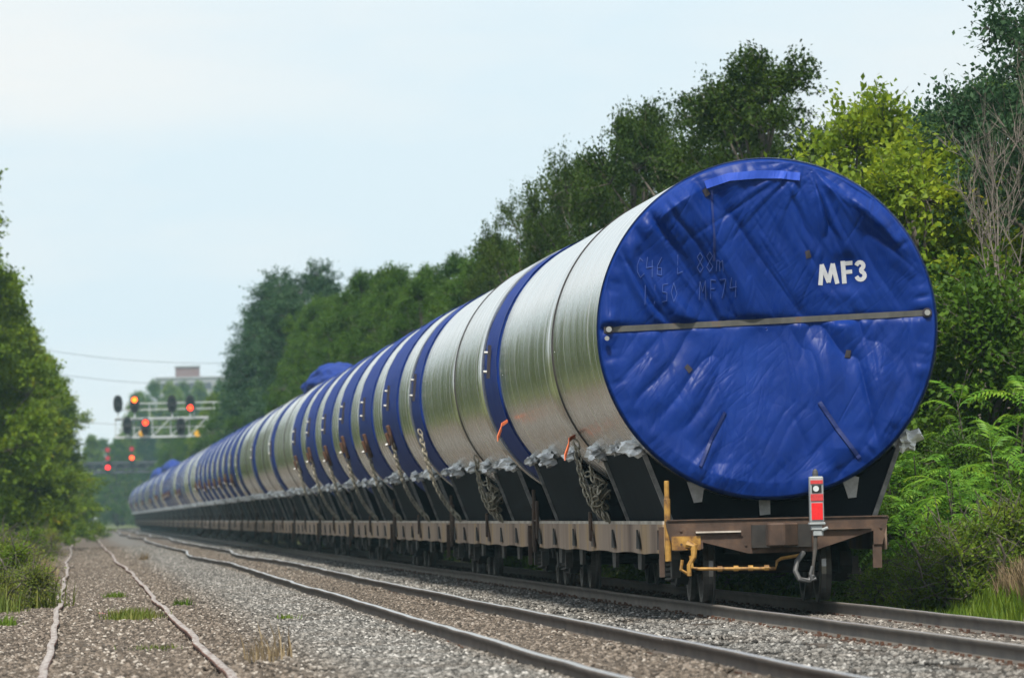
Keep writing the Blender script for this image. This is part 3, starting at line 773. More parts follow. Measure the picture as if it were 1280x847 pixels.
# ------------------------------------------------------------------ tower sections
def ring_shell(mb, y0, y1, r0, r1, m, n=96, ny=2, caps=(False, False), wrinkle=0.0, seed=0.0, rim=0):
    b = len(mb.v)
    for j in range(ny + 1):
        t = j / ny; y = y0 + (y1 - y0) * t; r = r0 + (r1 - r0) * t
        for k in range(n):
            a = 2 * PI * k / n
            rr = r
            if wrinkle:
                rr += wrinkle * (float(_wr[(k * 3 + int(seed * 7)) % 512, (j * 5 + int(seed * 13)) % 64]) - .4)
            mb.v.append((rr * math.sin(a), y, rr * math.cos(a)))
    for j in range(ny):
        for k in range(n):
            k2 = (k + 1) % n
            mb.f.append((b + j*n + k, b + j*n + k2, b + (j+1)*n + k2, b + (j+1)*n + k)); mb.m.append(m)
    if caps[0]: mb.f.append(tuple(b + k for k in range(n))); mb.m.append(m)
    if caps[1]: mb.f.append(tuple(b + ny*n + k for k in reversed(range(n)))); mb.m.append(m)
_a, _b = np.meshgrid(np.arange(512) * .11, np.arange(64) * .35, indexing='ij')
_wr = fbm(_a, _b, 0, 3) + .6 * np.abs(vnoise(_a * 2.2, _b * .6 + 9) - .5)

def shell(parent, y0, y1, r0, r1, front=True):
    mb = MB(); ring_shell(mb, y0, y1, r0, r1, 0, 128, 6, (front, True))
    o = mb.build('shell', M['silver'], parent); sm(o); return o
def sm(o):
    me = o.data; me.polygons.foreach_set('use_smooth', [len(p.vertices) == 4 for p in me.polygons]); me.update()
def band(parent, y0, y1, r, seed):
    mb = MB(); ring_shell(mb, y0, y1, r + .012, r + .012, 0, 128, 16, (True, True), .035, seed)
    o = mb.build('tarp_band', M['tarp_band'], parent); sm(o)
    hem = MB()
    ring_shell(hem, y0 - .02, y0 + .05, r + .034, r + .034, 0, 96, 1); ring_shell(hem, y1 - .05, y1 + .02, r + .034, r + .034, 0, 96, 1)
    sm(hem.build('hem', M['tarp_d'], o))
    return o
def rp(r, deg, y):                     # point on the tower surface: deg from straight left, up positive
    a = math.radians(deg); return Vector((-r * math.cos(a), y, r * math.sin(a)))
def buckle(parent, y, r, deg):
    mb = MB(); p = rp(r + .03, deg, y); d = rp(1, deg, 0)
    Mx = Matrix.Translation(p) @ d.to_track_quat('X', 'Y').to_matrix().to_4x4()
    a, b = mb.mat(M['patch']), mb.mat(M['bolt'])
    mb.box(-.02, .03, -.26, .26, -.05, .05, a, Mx)
    for q in (-.16, .14):
        pts = [Mx @ Vector((.03, q, 0)), Mx @ Vector((.085, q, 0))]
        mb.tube(pts, .024, 8, b)
    return mb.build('buckle', None, parent)
def lug(parent, y, r, deg):
    mb = MB(); p = rp(r + .03, deg, y); d = rp(1, deg, 0)
    Mx = Matrix.Translation(p) @ d.to_track_quat('X', 'Y').to_matrix().to_4x4()
    mb.box(-.03, .05, -.28, .28, -.15, .15, 0, Mx); mb.box(.05, .12, -.14, .14, -.07, .07, 0, Mx)
    o = mb.build('anchor_plate', M['rust'], parent); bevel(o, .02)
    k = MB(); q = [Mx @ Vector((.12, -.1, .0)), Mx @ Vector((.17, -.1, 0))]; k.tube(q, .03, 8); k.build('bolt', M['bolt'], o)
    return o

def joint(parent, y, r):
    mb = MB(); ring_shell(mb, y - .03, y + .03, r + .012, r + .012, 0, 128, 1, (True, True)); return mb.build('flange_joint', M['seam'], parent)

def long_section(seed):
    t = empty('tower_section')
    shell(t, .12, 8.4, RT, RT - .004); joint(t, 8.43, RT); shell(t, 8.46, 21.7, RT - .035, RT - .05)
    b = band(t, 21.72, 25.3, RT - .045, seed); buckle(b, 23.4, RT - .03, 4)
    return t
def short_section(seed):
    t = empty('tower_section')
    shell(t, .1, 5.0, RT - .02, RT - .02)
    b = band(t, 5.02, 12.55, RT - .015, seed); buckle(b, 8.6, RT, 7); lug(b, 9.2, RT, -15)
    return t

# chain built of separate links, from an anchor plate down to the deck
def chain_mesh(p0, p1, n, pile=False, seed=0):
    mb = MB(); p0, p1 = Vector(p0), Vector(p1); d = (p1 - p0); r = random.Random(seed)
    def link_at(c, ax, roll, s=1.0):
        q = ax.to_track_quat('Y', 'Z') @ Matrix.Rotation(roll, 3, 'Y').to_quaternion()
        pts = []
        for k in range(11):
            a = 2 * PI * k / 10
            pts.append(c + q @ Vector((.055 * s * math.cos(a), (.085 + .03 * abs(math.sin(a))) * s * math.sin(a), 0)))
        mb.tube(pts, .021 * s, 4, 0, cap=False)
    for i in range(n):
        t = (i + .5) / n
        c = p0 + d * t + Vector((-.22 * math.sin(PI * t) * .35, 0, -.22 * math.sin(PI * t)))
        link_at(c, d.normalized(), (i % 2) * PI / 2 + .4, .72)
    if pile:
        for i in range(34):
            a = r.uniform(0, 2*PI)
            c = p0 + d * r.uniform(.45, .80) + Vector((r.uniform(-.09, .09), r.uniform(-.30, .30), r.uniform(-.13, .13)))
            link_at(c, Vector((r.uniform(-1, 1), r.uniform(-1, 1), r.uniform(-1, 1))).normalized(), r.uniform(0, 3), .75)
    return mb.mesh('tie_down_chain', [M['chain']], True)

def section_place(t, y, rx=0):
    t.location = (XT - .07 + float(cx(y)), y, CZ); t.rotation_euler = (0, rx, heading(y + 6))

# the last section, with its covered end
s0 = empty('tower_section', (0, 0, 0))
shell(s0, .07, 8.4, RT, RT - .003, False); joint(s0, 8.43, RT); shell(s0, 8.46, 21.7, RT - .035, RT - .05)
b = band(s0, 21.72, 25.3, RT - .045, 1.0); buckle(b, 23.4, RT - .03, 4)
rm = MB(); ring_shell(rm, .012, .068, RT + .005, RT + .005, 0, 160, 1)
rm.build('end_rim', M['silver'], s0)

RC = RT + .003
def tarp_y(x, z):
    """depth of the end tarp (negative = towards the tail): folds pulled from its ties"""
    x = np.asarray(x, float); z = np.asarray(z, float)
    rr = np.hypot(x, z) / RC
    up = 1 / (1 + np.exp(-(z - .09 - .03 * x) / .05))
    # creases: straight ridges in three sizes, stretched along the pull of the ties
    def ridges(a, b, f, st, sd, pw=.85):
        r = 0
        for k, w in ((1.0, 1.0), (2.1, .50), (4.3, .26)):
            v = np.abs(vnoise(a * f * k + sd, b * st * (1 + .5 * k) + sd * 1.7) - .5) * 2
            on = np.clip(vnoise(a * f * k * .45 + sd * 2 + 5, b * .9 + sd * 3) * 2.6 - .8, .12, 1)
            r = r + w / k * v ** pw * on
        return r
    wob = (fbm(x * 1.0 + 4, z * 1.0, 0, 2) - .5)
    # upper half: a fan of pulls from a gathered spot near the top, plus long diagonals on the left
    ax, az = .52, 2.05
    ang = np.arctan2(x - ax, az - z + .05); dist = np.hypot(x - ax, z - az)
    fan = ridges(ang * (1 + .12 * wob), dist, 4.6, .35, 20.0) * np.clip(dist / .45, 0, 1) * (.25 + .75 * np.exp(-((dist - .6) / .9) ** 2))
    wx = x + .25 * wob
    p = wx * .86 + z * .50; q = -wx * .50 + z * .86
    diag = ridges(p, q, 3.3, .34, 31.0)
    leftw = np.clip(.85 - x * .55, .25, 1)
    upper = -.28 * diag * leftw - .22 * fan * (1.1 - .55 * leftw)
    # lower half: drapes hanging from the bar, leaning a little, slacker towards the bottom
    wx2 = x + .20 * wob + .16 * z
    v1 = ridges(wx2, z, 3.3, .50, 61.0)
    p3 = x * .80 - z * .60; q3_ = x * .60 + z * .80
    v2 = ridges(p3 + .2 * wob, q3_, 3.2, .6, 83.0)
    hang = np.exp(-np.abs(z - .05) / 1.1)
    lower = -.19 * v1 * (.25 + .75 * hang) - .08 * v2 * (1 - .45 * hang)
    edge = np.clip((1 - rr) / .10, 0, 1)
    d = upper * up + lower * (1 - up)
    # puckers round the laced rim
    th = np.arctan2(z, x)
    puck = np.abs(vnoise(th * 14 + 40, rr * 2) - .5) * 2
    d = d * edge - .030 * puck * np.exp(-((rr - .93) / .05) ** 2)
    bar = np.exp(-((z - .09 - .032 * x) / .06) ** 2)
    d = d * (1 - .85 * bar) + .03 * (1 - np.clip(rr, 0, 1) ** 2) * (1 - bar)
    txt = np.exp(-((x - .93) / .36) ** 4 - ((z - .67) / .22) ** 4)
    d = d * (1 - .93 * txt)
    d = d + .004 * (fbm(x * 6, z * 6, 0, 3) - .5)
    d = d + .17 * np.exp(-np.abs(z - .095 - .032 * x) / .95) * np.sqrt(np.clip(1 - rr ** 2, 0, 1))
    return d + np.clip((rr - .975) / .025, 0, 1) ** 2 * .10 - .02
nr, nt = 170, 520
rad = np.concatenate([np.linspace(.004, .93, nr - 25), np.linspace(.935, 1.0, 25)]) * RC
th = np.linspace(0, 2 * PI, nt, endpoint=False)
RR, TT = np.meshgrid(rad, th, indexing='ij')
TX, TZ = RR * np.sin(TT), RR * np.cos(TT)
TY = tarp_y(TX, TZ)
ii = np.arange(nr * nt).reshape(nr, nt); i2 = np.roll(ii, -1, axis=1)
F = np.stack([ii[:-1], i2[:-1], i2[1:], ii[1:]], -1).reshape(-1, 4)
V = np.stack([TX, TY, TZ], -1).reshape(-1, 3)
F = np.concatenate([F, np.stack([np.full(nt // 2, 0), ii[0, 0:nt:2], ii[0, 1:nt:2], ii[0, np.arange(2, nt + 2, 2) % nt]], -1)[1:]])
cover = link('end_cover', np_mesh('end_cover', V, F[:, ::-1], [M['tarp']], True), s0)

def on_tarp(x, z, off=.006): return Vector((x, float(tarp_y(x, z)) - off, z))
def ribbon(name, pts, w, m, parent, off=.008, step=.04, thick=.006):
    P = []
    for (a, b) in zip(pts[:-1], pts[1:]):
        n = max(1, int(math.hypot(b[0]-a[0], b[1]-a[1]) / step))
        for i in range(n): P.append((a[0] + (b[0]-a[0])*i/n, a[1] + (b[1]-a[1])*i/n))
    P.append(pts[-1]); mb = MB(); b0 = 0
    for i, p in enumerate(P):
        q0, q1 = P[max(0, i-1)], P[min(len(P)-1, i+1)]
        dx, dz = q1[0]-q0[0], q1[1]-q0[1]; l = math.hypot(dx, dz) or 1
        nx, nz = -dz/l*w/2, dx/l*w/2
        for sgn in (-1, 1):
            x, z = p[0] + sgn*nx, p[1] + sgn*nz; y = float(tarp_y(x, z))
            mb.v.append((x, y - off, z)); mb.v.append((x, y + thick, z))
    for i in range(len(P) - 1):
        a = i*4; c = a + 4
        for f in ((a, a+2, c+2, c), (a, c, c+1, a+1), (a+2, a+3, c+3, c+2)): mb.f.append(f); mb.m.append(0)
    return mb.build(name, m, parent)
# clamp bar with its end bolts
def barz(x): return .095 + .032 * x
bar = MB()
xs = np.linspace(-2.03, 2.04, 40)
for x in xs:
    y = float(tarp_y(x, barz(x))) - .026
    for (dy, dz) in ((0, -.036), (0, .036), (.02, .036), (.02, -.036)): bar.v.append((x, y + dy, barz(x) + dz))
for i in range(len(xs) - 1):
    for k in range(4):
        bar.f.append((i*4 + k, i*4 + (k+1) % 4, i*4 + 4 + (k+1) % 4, i*4 + 4 + k)); bar.m.append(0)
bar.f += [(0, 1, 2, 3), tuple(len(bar.v) - 4 + k for k in (3, 2, 1, 0))]; bar.m += [0, 0]
bar = bar.build('clamp_bar', M['steel_bar'], s0)
for x in (-1.97, 1.99):
    by_ = float(tarp_y(x, barz(x)))
    mb = MB(); mb.tube([(x, by_ - .02, barz(x)), (x, by_ - .04, barz(x))], .060, 16); mb.build('washer', M['patch'], bar)
    mb = MB(); mb.tube([(x, by_ - .04, barz(x)), (x, by_ - .075, barz(x))], .036, 10); mb.build('bolt', M['bolt'], bar)
mb = MB(); mb.tube([(-2.0, -.06, -.08), (-2.0, -.10, -.08)], .03, 8); mb.build('bolt', M['bolt'], s0)
# stitched seams, flap, patches
ribbon('seam_strip', [(-.66, 1.72), (-.65, 1.2), (-.65, .85)], .026, M['tarp_d'], cover, .02)
ribbon('seam_strip', [(-.55, -1.02), (-.72, -1.32), (-.88, -1.68)], .035, M['tarp_d'], cover, .022)
ribbon('seam_strip', [(.62, -.92), (.85, -1.28), (1.10, -1.62)], .05, M['tarp_d'], cover, .022)
ribbon('top_flap', [(-.74, 1.79), (-.45, 1.88), (-.1, 1.905), (.2, 1.90), (.44, 1.87)], .10, M['tarp_l'], cover, .03)
for (x, z, a) in ((.525, .91, .2), (-.99, -.47, .7), (1.0, -.33, -.2), (-.73, 1.70, .5)):
    mb = MB(); c, s = math.cos(a), math.sin(a)
    q = [(x + c*u - s*v, z + s*u + c*v) for u, v in ((-.035, -.05), (.035, -.045), (.03, .05), (-.03, .045))]
    vs = [on_tarp(px, pz_, .012) for px, pz_ in q]; vs += [on_tarp(px, pz_, -.002) for px, pz_ in q]
    mb.add(vs, [(0,1,2,3), (0,4,5,1), (1,5,6,2), (2,6,7,3), (3,7,4,0)]); mb.build('patch', M['patch'], cover)
# lettering MF3 (drawn strokes, bold) and the faint chalk scrawl
def stroke_shape(polys, ox, oz, h, tilt, m, name, off=.006):
    mb = MB(); c, s = math.cos(tilt), math.sin(tilt)
    for poly in polys:
        vs = []
        for (u, v) in poly:
            x, z = ox + (u*c - v*s)*h, oz + (u*s + v*c)*h
            y = float(tarp_y(x, z)); vs.append((x, y - off, z))
        n = len(vs); vs += [(x, y + off*.7, z) for (x, y, z) in vs]
        mb.add(vs, [tuple(range(n))] + [(i, (i+1) % n, n + (i+1) % n, n + i) for i in range(n)])
    return mb.build(name, m, cover)
def thick_line(pts, w):
    out = []
    for (a, b) in zip(pts[:-1], pts[1:]):
        dx, dz = b[0]-a[0], b[1]-a[1]; l = math.hypot(dx, dz); nx, nz = -dz/l*w/2, dx/l*w/2
        ex, ez = dx/l*w*.16, dz/l*w*.16
        out.append([(a[0]+nx-ex, a[1]+nz-ez), (a[0]-nx-ex, a[1]-nz-ez), (b[0]-nx+ex, b[1]-nz+ez), (b[0]+nx+ex, b[1]+nz+ez)])
    return out
def q3(): 
    up = [(.155 + .165*math.cos(a), .735 + .165*math.sin(a)) for a in np.linspace(math.radians(160), math.radians(-75), 10)]
    dn = [(.15 + .19*math.cos(a), .275 + .19*math.sin(a)) for a in np.linspace(math.radians(75), math.radians(-165), 11)]
    return up + dn
LW = .205
letM = thick_line([(.02, .02), (.16, .92), (.42, .12), (.68, .92), (.82, .02)], LW)
letF = thick_line([(1.16, .0), (1.16, 1.0)], LW*1.05) + thick_line([(1.10, .905), (1.58, .905)], LW*.95) + thick_line([(1.14, .50), (1.54, .50)], LW*.9)
let3 = [[(u + 1.80, v) for (u, v) in p] for p in thick_line([(a*1.0 , b) for a, b in q3()], LW*.95)]
stroke_shape(letM + letF + let3, .672, .530, .262, .067, M['white'], 'lettering')
G = {'C': [[(.5,.8),(.3,.95),(.1,.6),(.1,.3),(.3,.02),(.55,.2)]], '4': [[(.15,.95),(.05,.45),(.5,.5)], [(.45,.8),(.42,0)]], '6': [[(.45,.9),(.15,.5),(.12,.1),(.4,.05),(.42,.4),(.15,.4)]],
     'L': [[(.2,.95),(.15,.05),(.5,.15)]], '8': [[(.3,.5),(.1,.75),(.3,.95),(.48,.75),(.1,.25),(.3,.02),(.5,.25),(.3,.5)]], 'm': [[(.05,0),(.08,.5),(.25,.5),(.28,0)],[(.28,.4),(.45,.5),(.5,0)]],
     '1': [[(.25,.95),(.2,0)]], '5': [[(.5,.95),(.15,.9),(.12,.55),(.42,.5),(.4,.1),(.1,.05)]], '0': [[(.3,.95),(.08,.5),(.25,.03),(.5,.4),(.3,.95)]], 'M': [[(.02,0),(.1,.9),(.28,.4),(.45,.92),(.5,0)]],
     'F': [[(.15,0),(.18,.95),(.52,.9)],[(.17,.5),(.42,.5)]], '7': [[(.1,.9),(.5,.92),(.25,0)]], ' ': [], 'n': [[(.1,0),(.12,.5),(.4,.5),(.42,0)]]}
pl = []
for (txt_, ox, oz, h) in (('C46 L 83m'.replace('3', '8'), -1.62, .66, .26), ('1150  MF74', -1.55, .33, .25)):
    x = 0
    for ch in txt_:
        for st in G.get(ch, []):
            pl += [[(( ox + (x + a)*h*.72), oz + b*h + x*.012) for a, b in poly] for poly in thick_line(st, .030)]
        x += .62 + random.uniform(0, .12)
stroke_shape(pl, 0, 0, 1.0, 0, M['chalk'], 'chalk_writing', .014)
section_place(s0, YT)
s0.location.z = CZ
tag(s0, 'silver tower section at the tail with wrinkled blue end tarp lettered MF3', 'tower section', 'tower sections lying along the train')

rr0 = random.Random(77)
longA = long_section(2.0); shortA = short_section(3.0)
used = {'L': False, 'S': False}
pat = {1: 'L', 2: 'S', 3: 'S', 4: 'S', 5: 'L', 6: 'L', 7: 'L', 8: 'S', 9: 'S', 10: 'S', 11: 'S', 12: 'L', 13: 'L', 14: 'S', 15: 'L', 16: 'S', 17: 'S', 18: 'L', 19: 'S', 20: 'L'}
CH = chain_mesh((-2.06, 0, -.62), (-1.36, -.55, DZ - CZ + .06), 26)
CHP = chain_mesh((-1.78, 0, -1.24), (-1.38, -.4, DZ - CZ + .06), 18, True, 5)
def chain_at(me, y, label, group=None):
    o = link('tie_down_chain', me); o.location = (XT - .07 + float(cx(y)), y, CZ); o.rotation_euler = (0, 0, heading(y))
    tag(o, label, 'chain', group); return o
chain_at(CHP, YT + 9.0, 'heaped steel chain hanging below the first seam beside the torn orange webbing', 'tie-down chains')
sn = 0
HALF = ['near', 'far']
for i in range(1, NCAR):
    k = pat.get(i, 'L' if i % 3 else 'S'); y = car_y[i]
    if k == 'L':
        t = longA if not used['L'] else copy_tree(longA); used['L'] = True
        section_place(t, y, rr0.uniform(-.06, .05)); t.scale = (1, rr0.uniform(.97, 1.0), 1)
        tag(t, (f'long silver tower section with narrow blue band on the {ORD[i]} car from the tail' if i < 12 else 'small distant long silver tower section far along the train'), 'tower section', 'tower sections lying along the train' if i < 12 else 'distant long tower sections')
    else:
        for h in (0, 1):
            t = shortA if not used['S'] else copy_tree(shortA); used['S'] = True
            section_place(t, y + h * CAR / 2, rr0.uniform(-.06, .05)); t.scale = (1, rr0.uniform(.93, 1.0), 1)
            tag(t, (f'short tower section with broad blue wrap on the {HALF[h]} half of the {ORD[i]} car' if i < 12 else 'small distant short tower section wrapped in blue far along the train'), 'tower section', 'tower sections lying along the train' if i < 12 else 'distant short tower sections')
            if i < 5:
                chain_at(CH, y + h * CAR / 2 + 9.0, f'steel chain from rusty plate on the {HALF[h]} section of the {ORD[i]} car', 'tie-down chains')
chain_at(CH, YT + 2*CAR - 3.2, 'steel chain beneath the blue band of the second car', 'tie-down chains')
chain_at(CHP, YT + CAR + 8.2, 'heaped steel chain under the thin dark seam of the second car', 'tie-down chains')
# torn orange webbing by the seams
for (y, dg, ln, lab) in ((YT + 8.7, -33, .5, 'torn orange webbing strip fluttering by the first dark seam'), (YT + CAR - 4.6, -22, .45, 'short orange webbing strip beside the second car wrapping')):
    mb = MB(); p = rp(RT + .05, dg, 0); pts = [p, p + Vector((-.10, -.2, -.06)), p + Vector((-.12, -.45, .02 - ln*.3)), p + Vector((-.20, -.75, -.05 - ln*.5))]
    vs = []
    for j, q in enumerate(pts):
        w = .022 + .006*j
        vs += [q + Vector((0, .02, w)), q + Vector((0, -.02, -w)), q + Vector((.012, -.02, -w)), q + Vector((.012, .02, w))]
    fs = []
    for j in range(3):
        for k in range(4): fs.append((j*4 + k, j*4 + (k+1) % 4, j*4 + 4 + (k+1) % 4, j*4 + 4 + k))
    mb.add(vs, fs + [(0,1,2,3), (12,15,14,13)]); o = mb.build('webbing_strip', M['orange']); o.location = (XT - .07, y, CZ); tag(o, lab, 'webbing')

# tarp-covered bulges on top of some sections
def bulge(y, L, w, h, label, grp=None):
    nu, nv = 60, 36; vs = []
    U, Vv = np.meshgrid(np.linspace(0, 1, nu), np.linspace(0, PI, nv), indexing='ij')
    prof = np.clip(np.minimum(U / .30, (1 - U) / .10), 0, 1) ** .55
    wr = 1 + .22 * (fbm(U * 9 + y, Vv * 3, 0, 3) - .5) - .30 * np.abs(vnoise(U * 8 + y, Vv * 3.5) - .5) - .16 * np.abs(vnoise(U * 19 + y, Vv * 8) - .5)
    X = -np.cos(Vv) * w * prof * wr; Z = np.sin(Vv) ** .8 * h * prof * wr; Y = U * L
    base = np.sqrt(np.clip((RT) ** 2 - X ** 2, 0, None))
    ix = np.arange(nu * nv).reshape(nu, nv)
    o = link('covered_load', np_mesh('covered_load', np.stack([X, Y, base + Z - .03], -1).reshape(-1, 3), grid_faces(ix)[:, ::-1], [M['tarp_band']], True))
    o.location = (XT - .07 + float(cx(y)), y, CZ); o.rotation_euler = (0, 0, heading(y)); tag(o, label, 'covered load', grp)
bulge(231, 13, 1.05, .74, 'large blue tarp-covered hump on top of the tower sections')
bulge(628, 26, 1.0, .95, 'nearer of the two small blue humps on the distant towers')
bulge(722, 30, 1.0, .95, 'farther of the two small blue humps on the distant towers')

# ------------------------------------------------------------------ end of train device
eo = empty('end_of_train_device', (XT + .425, YT - .62, 0), 0, 'grey end of train marker with red reflectors hung on the tail coupler', 'train marker')
mb = MB(); mb.box(-.085, .085, -.06, .10, 1.0, 1.56); bevel(mb.build('housing', M['grey_paint'], eo), .012)
for (z0, z1, m, n, ins) in ((1.03, 1.235, 'red_refl', 'reflector', .016), (1.262, 1.345, 'red_dim', 'reflector', .008), (1.47, 1.515, 'red_dim', 'reflector', .008)):
    mb = MB(); mb.box(-.085 + ins, .085 - ins, -.070, -.0605, z0, z1); mb.build(n, M[m], eo)
mb = MB(); mb.box(-.06, .06, -.068, -.0605, 1.362, 1.455); lp = mb.build('lamp', M['darkglass'], eo)
mb = MB(); mb.tube([(-.01, -.066, 1.41), (-.01, -.085, 1.41)], .036, 14); mb.build('lens', M['lens'], lp)
mb = MB(); mb.tube([(-.005, .02, 1.56), (-.005, .02, 1.60), (-.005, .02, 1.635), (-.005, .02, 1.655)], [.036, .036, .028, .008], 12); mb.build('antenna', M['rubber'], eo)
mb = MB(); mb.box(-.10, .10, -.075, .11, .965, .998); mb.box(-.075, .06, -.05, .09, .90, .964); mb.box(-.05, .075, -.04, .08, .83, .899); mb.tube([(.05, -.06, .90), (.13, -.06, .93)], .022, 8); bevel(mb.build('clamp', M['grey_paint'], eo), .01)
mb = MB(); mb.tube([(-.02, 0, .84), (-.03, 0, .66), (-.055, -.02, .50), (-.07, -.03, .36)], [.024, .026, .02, .018], 8); mb.build('hook_rod', M['grey_cast'], eo)
mb = MB(); mb.tube([(-.07, -.03, .46), (-.10, -.05, .36), (-.08, -.06, .29), (-.03, -.06, .31)], .022, 8); mb.build('hose_end', M['rubber'], eo)

# ------------------------------------------------------------------ trees
def leaf_quads(P, D, size, r, fold=.30):
    """folded leaf quads: P centres, D pointing directions, size per leaf -> verts, faces"""
    n = len(P)
    D = D / np.maximum(np.linalg.norm(D, axis=1, keepdims=True), 1e-6)
    up = r.normal(size=(n, 3)) * .65 + np.array([0, 0, 1.0])
    S = np.cross(D, up); S /= np.maximum(np.linalg.norm(S, axis=1, keepdims=True), 1e-6)
    N = np.cross(S, D)
    s = size[:, None]
    a, c = P - D * s * .5, P + D * s * .5
    b = P + S * s * .34 + N * s * fold * .35 - D * s * .05
    d = P - S * s * .34 + N * s * fold * .35 - D * s * .05
    V = np.stack([a, b, c, d], 1).reshape(-1, 3)
    k = np.arange(n)[:, None] * 4
    F = np.concatenate([k + np.array([[0, 1, 2]]), k + np.array([[0, 2, 3]])], 1).reshape(-1, 3)
    return V, F

def unit(r, n, up=.0):
    d = r.normal(size=(n, 3)); d[:, 2] += up
    return d / np.linalg.norm(d, axis=1, keepdims=True)

def tree_meshes(seed, H, z0, Rr, nlobe, nclump, nleaf, ls, leafm, barkm, prof='round', spray=1.0, trunk_r=.16, lobe=1.0, up=.35, jit=1.0):
    r = np.random.default_rng(seed)
    tw = MB()
    # trunk
    tp = []; x = y = 0
    for i in range(9):
        t = i / 8; tp.append((x, y, H * .86 * t)); x += r.normal() * .10; y += r.normal() * .10
    tw.tube(tp, [trunk_r * (1 - .82 * i / 8) + .015 for i in range(9)], 8)
    tp = np.array(tp)
    Ps, Ds, Ss = [], [], []
    for i in range(nlobe):
        t = (i + r.random()) / nlobe
        z = z0 + (H - z0) * (t * .94 + .02)
        if prof == 'round': w = math.sin(PI * min(1, .16 + .84 * t)) ** .7
        elif prof == 'column': w = (1 - t) ** .45 * (.55 + .45 * min(1, t * 5))
        elif prof == 'bush': w = (1 - t ** 2.2) ** .8
        else: w = .35 + .65 * t
        a = r.random() * 2 * PI if i % 2 else (i * 2.4)
        rad = Rr * w * ((.35 + .45 * r.random()) if lobe == 1.0 else (.25 + .68 * r.random() ** .6))
        lr = Rr * (.27 + .22 * r.random()) * (.65 + .5 * w) * lobe
        c = np.array([rad * math.cos(a), rad * math.sin(a), z])
        j = min(8, max(1, int(8 * min(1, (z - lr * .8) / (H * .86)))))
        b0 = tp[max(0, j - 1)]
        tw.tube([b0, b0 * .5 + c * .5 + np.array([0, 0, .15]), c], [trunk_r * .36, trunk_r * .22, .016], 5)
        d = unit(r, nclump, up)
        out = np.array([c[0], c[1], 0.0]); out /= max(1e-6, np.linalg.norm(out))
        d = d + out * .45; d /= np.linalg.norm(d, axis=1, keepdims=True)
        cc = c + d * lr * np.array([1, 1, .82]) * (.55 + .5 * r.random((nclump, 1)))
        for q in range(0, nclump, 2): tw.tube([c, c * .35 + cc[q] * .65 + r.normal(size=3) * .04, cc[q] + d[q] * .45], [.018, .011, .003], 3, cap=False)
        ln = (.22 + .42 * r.random(nclump)) * spray
        m = nclump * nleaf
        tt = (r.random((nclump, nleaf, 1)) - .35) * 1.5
        bend = d + np.array([0, 0, -.15])
        P = cc[:, None] + bend[:, None] * tt * ln[:, None, None] + r.normal(size=(nclump, nleaf, 3)) * (.075 + .04 * spray) * jit * np.array([1.15, 1.15, .7])
        D = d[:, None] * .8 + r.normal(size=(nclump, nleaf, 3)) * .7 + np.array([0, 0, -.25])
        Ps.append(P.reshape(-1, 3)); Ds.append(D.reshape(-1, 3)); Ss.append(ls * (.7 + .6 * r.random(m)))
    V, F = leaf_quads(np.concatenate(Ps), np.concatenate(Ds), np.concatenate(Ss), r)
    return tw.mesh('trunk', [barkm], True, fix=False), np_mesh('crown', V, F, [leafm])

TV = {
 'dark':  tree_meshes(21, 9.6, 1.0, 3.1, 46, 22, 66, .092, M['lf_dark'], M['bark'], 'round', .9, lobe=.62, up=.75, jit=.9),
 'dark2': tree_meshes(22, 9.2, 1.2, 3.0, 42, 22, 66, .092, M['lf_dark'], M['bark'], 'vase', 1.1, lobe=.62, up=.75, jit=.9),
 'yel':   tree_meshes(23, 6.4, .4, 2.4, 20, 28, 42, .12, M['lf_yel'], M['bark'], 'round', 1.0),
 'mid':   tree_meshes(24, 10.5, .8, 3.5, 46, 22, 62, .10, M['lf_mid'], M['bark'], 'round', .9, lobe=.62, up=.75, jit=.95),
 'pop':   tree_meshes(25, 15.5, 1.0, 3.4, 36, 30, 44, .14, M['lf_pop'], M['bark'], 'column', 1.2),
 'warm':  tree_meshes(26, 14.5, .3, 3.9, 70, 24, 52, .15, M['lf_warm'], M['bark'], 'bush', 1.0, lobe=.62, up=.65),
 'limb':  tree_meshes(27, 8.6, 4.4, 2.7, 26, 22, 40, .11, M['lf_pop'], M['bark'], 'round', 1.2, lobe=.6, up=.5),
 'weed':  tree_meshes(29, .85, .02, .55, 12, 18, 20, .05, M['grass_w'], M['bark'], 'bush', .45, .012),
 'herb':  tree_meshes(30, 1.05, .02, .60, 12, 16, 18, .06, M['grass_b'], M['bark'], 'bush', .5, .012),
 'bush':  tree_meshes(28, 3.2, .05, 1.7, 16, 34, 40, .085, M['lf_mid'], M['bark'], 'bush', .8, .05),
}
TN = {'dark': 'locust_tree', 'dark2': 'locust_tree', 'yel': 'maple_tree', 'mid': 'ash_tree', 'pop': 'poplar_tree', 'warm': 'maple_tree', 'limb': 'elm_tree', 'bush': 'bush', 'weed': 'weed_plant', 'herb': 'weed_plant'}
TH = {k: max(v.co.z for v in c_.vertices) for k, (a_, c_) in TV.items()}
def tree(kind, x, y, s=1.0, rz=0.0, label=None, group=None, sz=None, cat='tree', top=None):
    g = float(ground_z(x, y)) - .05
    if top: sz = (top - g) / TH[kind]
    t = empty(TN[kind], (x, y, g), rz, label, cat, group)
    t.scale = (s, s, sz or s)
    a, c = TV[kind]; link('trunk', a, t); link('crown', c, t)
    return t

rr_ = random.Random(5)
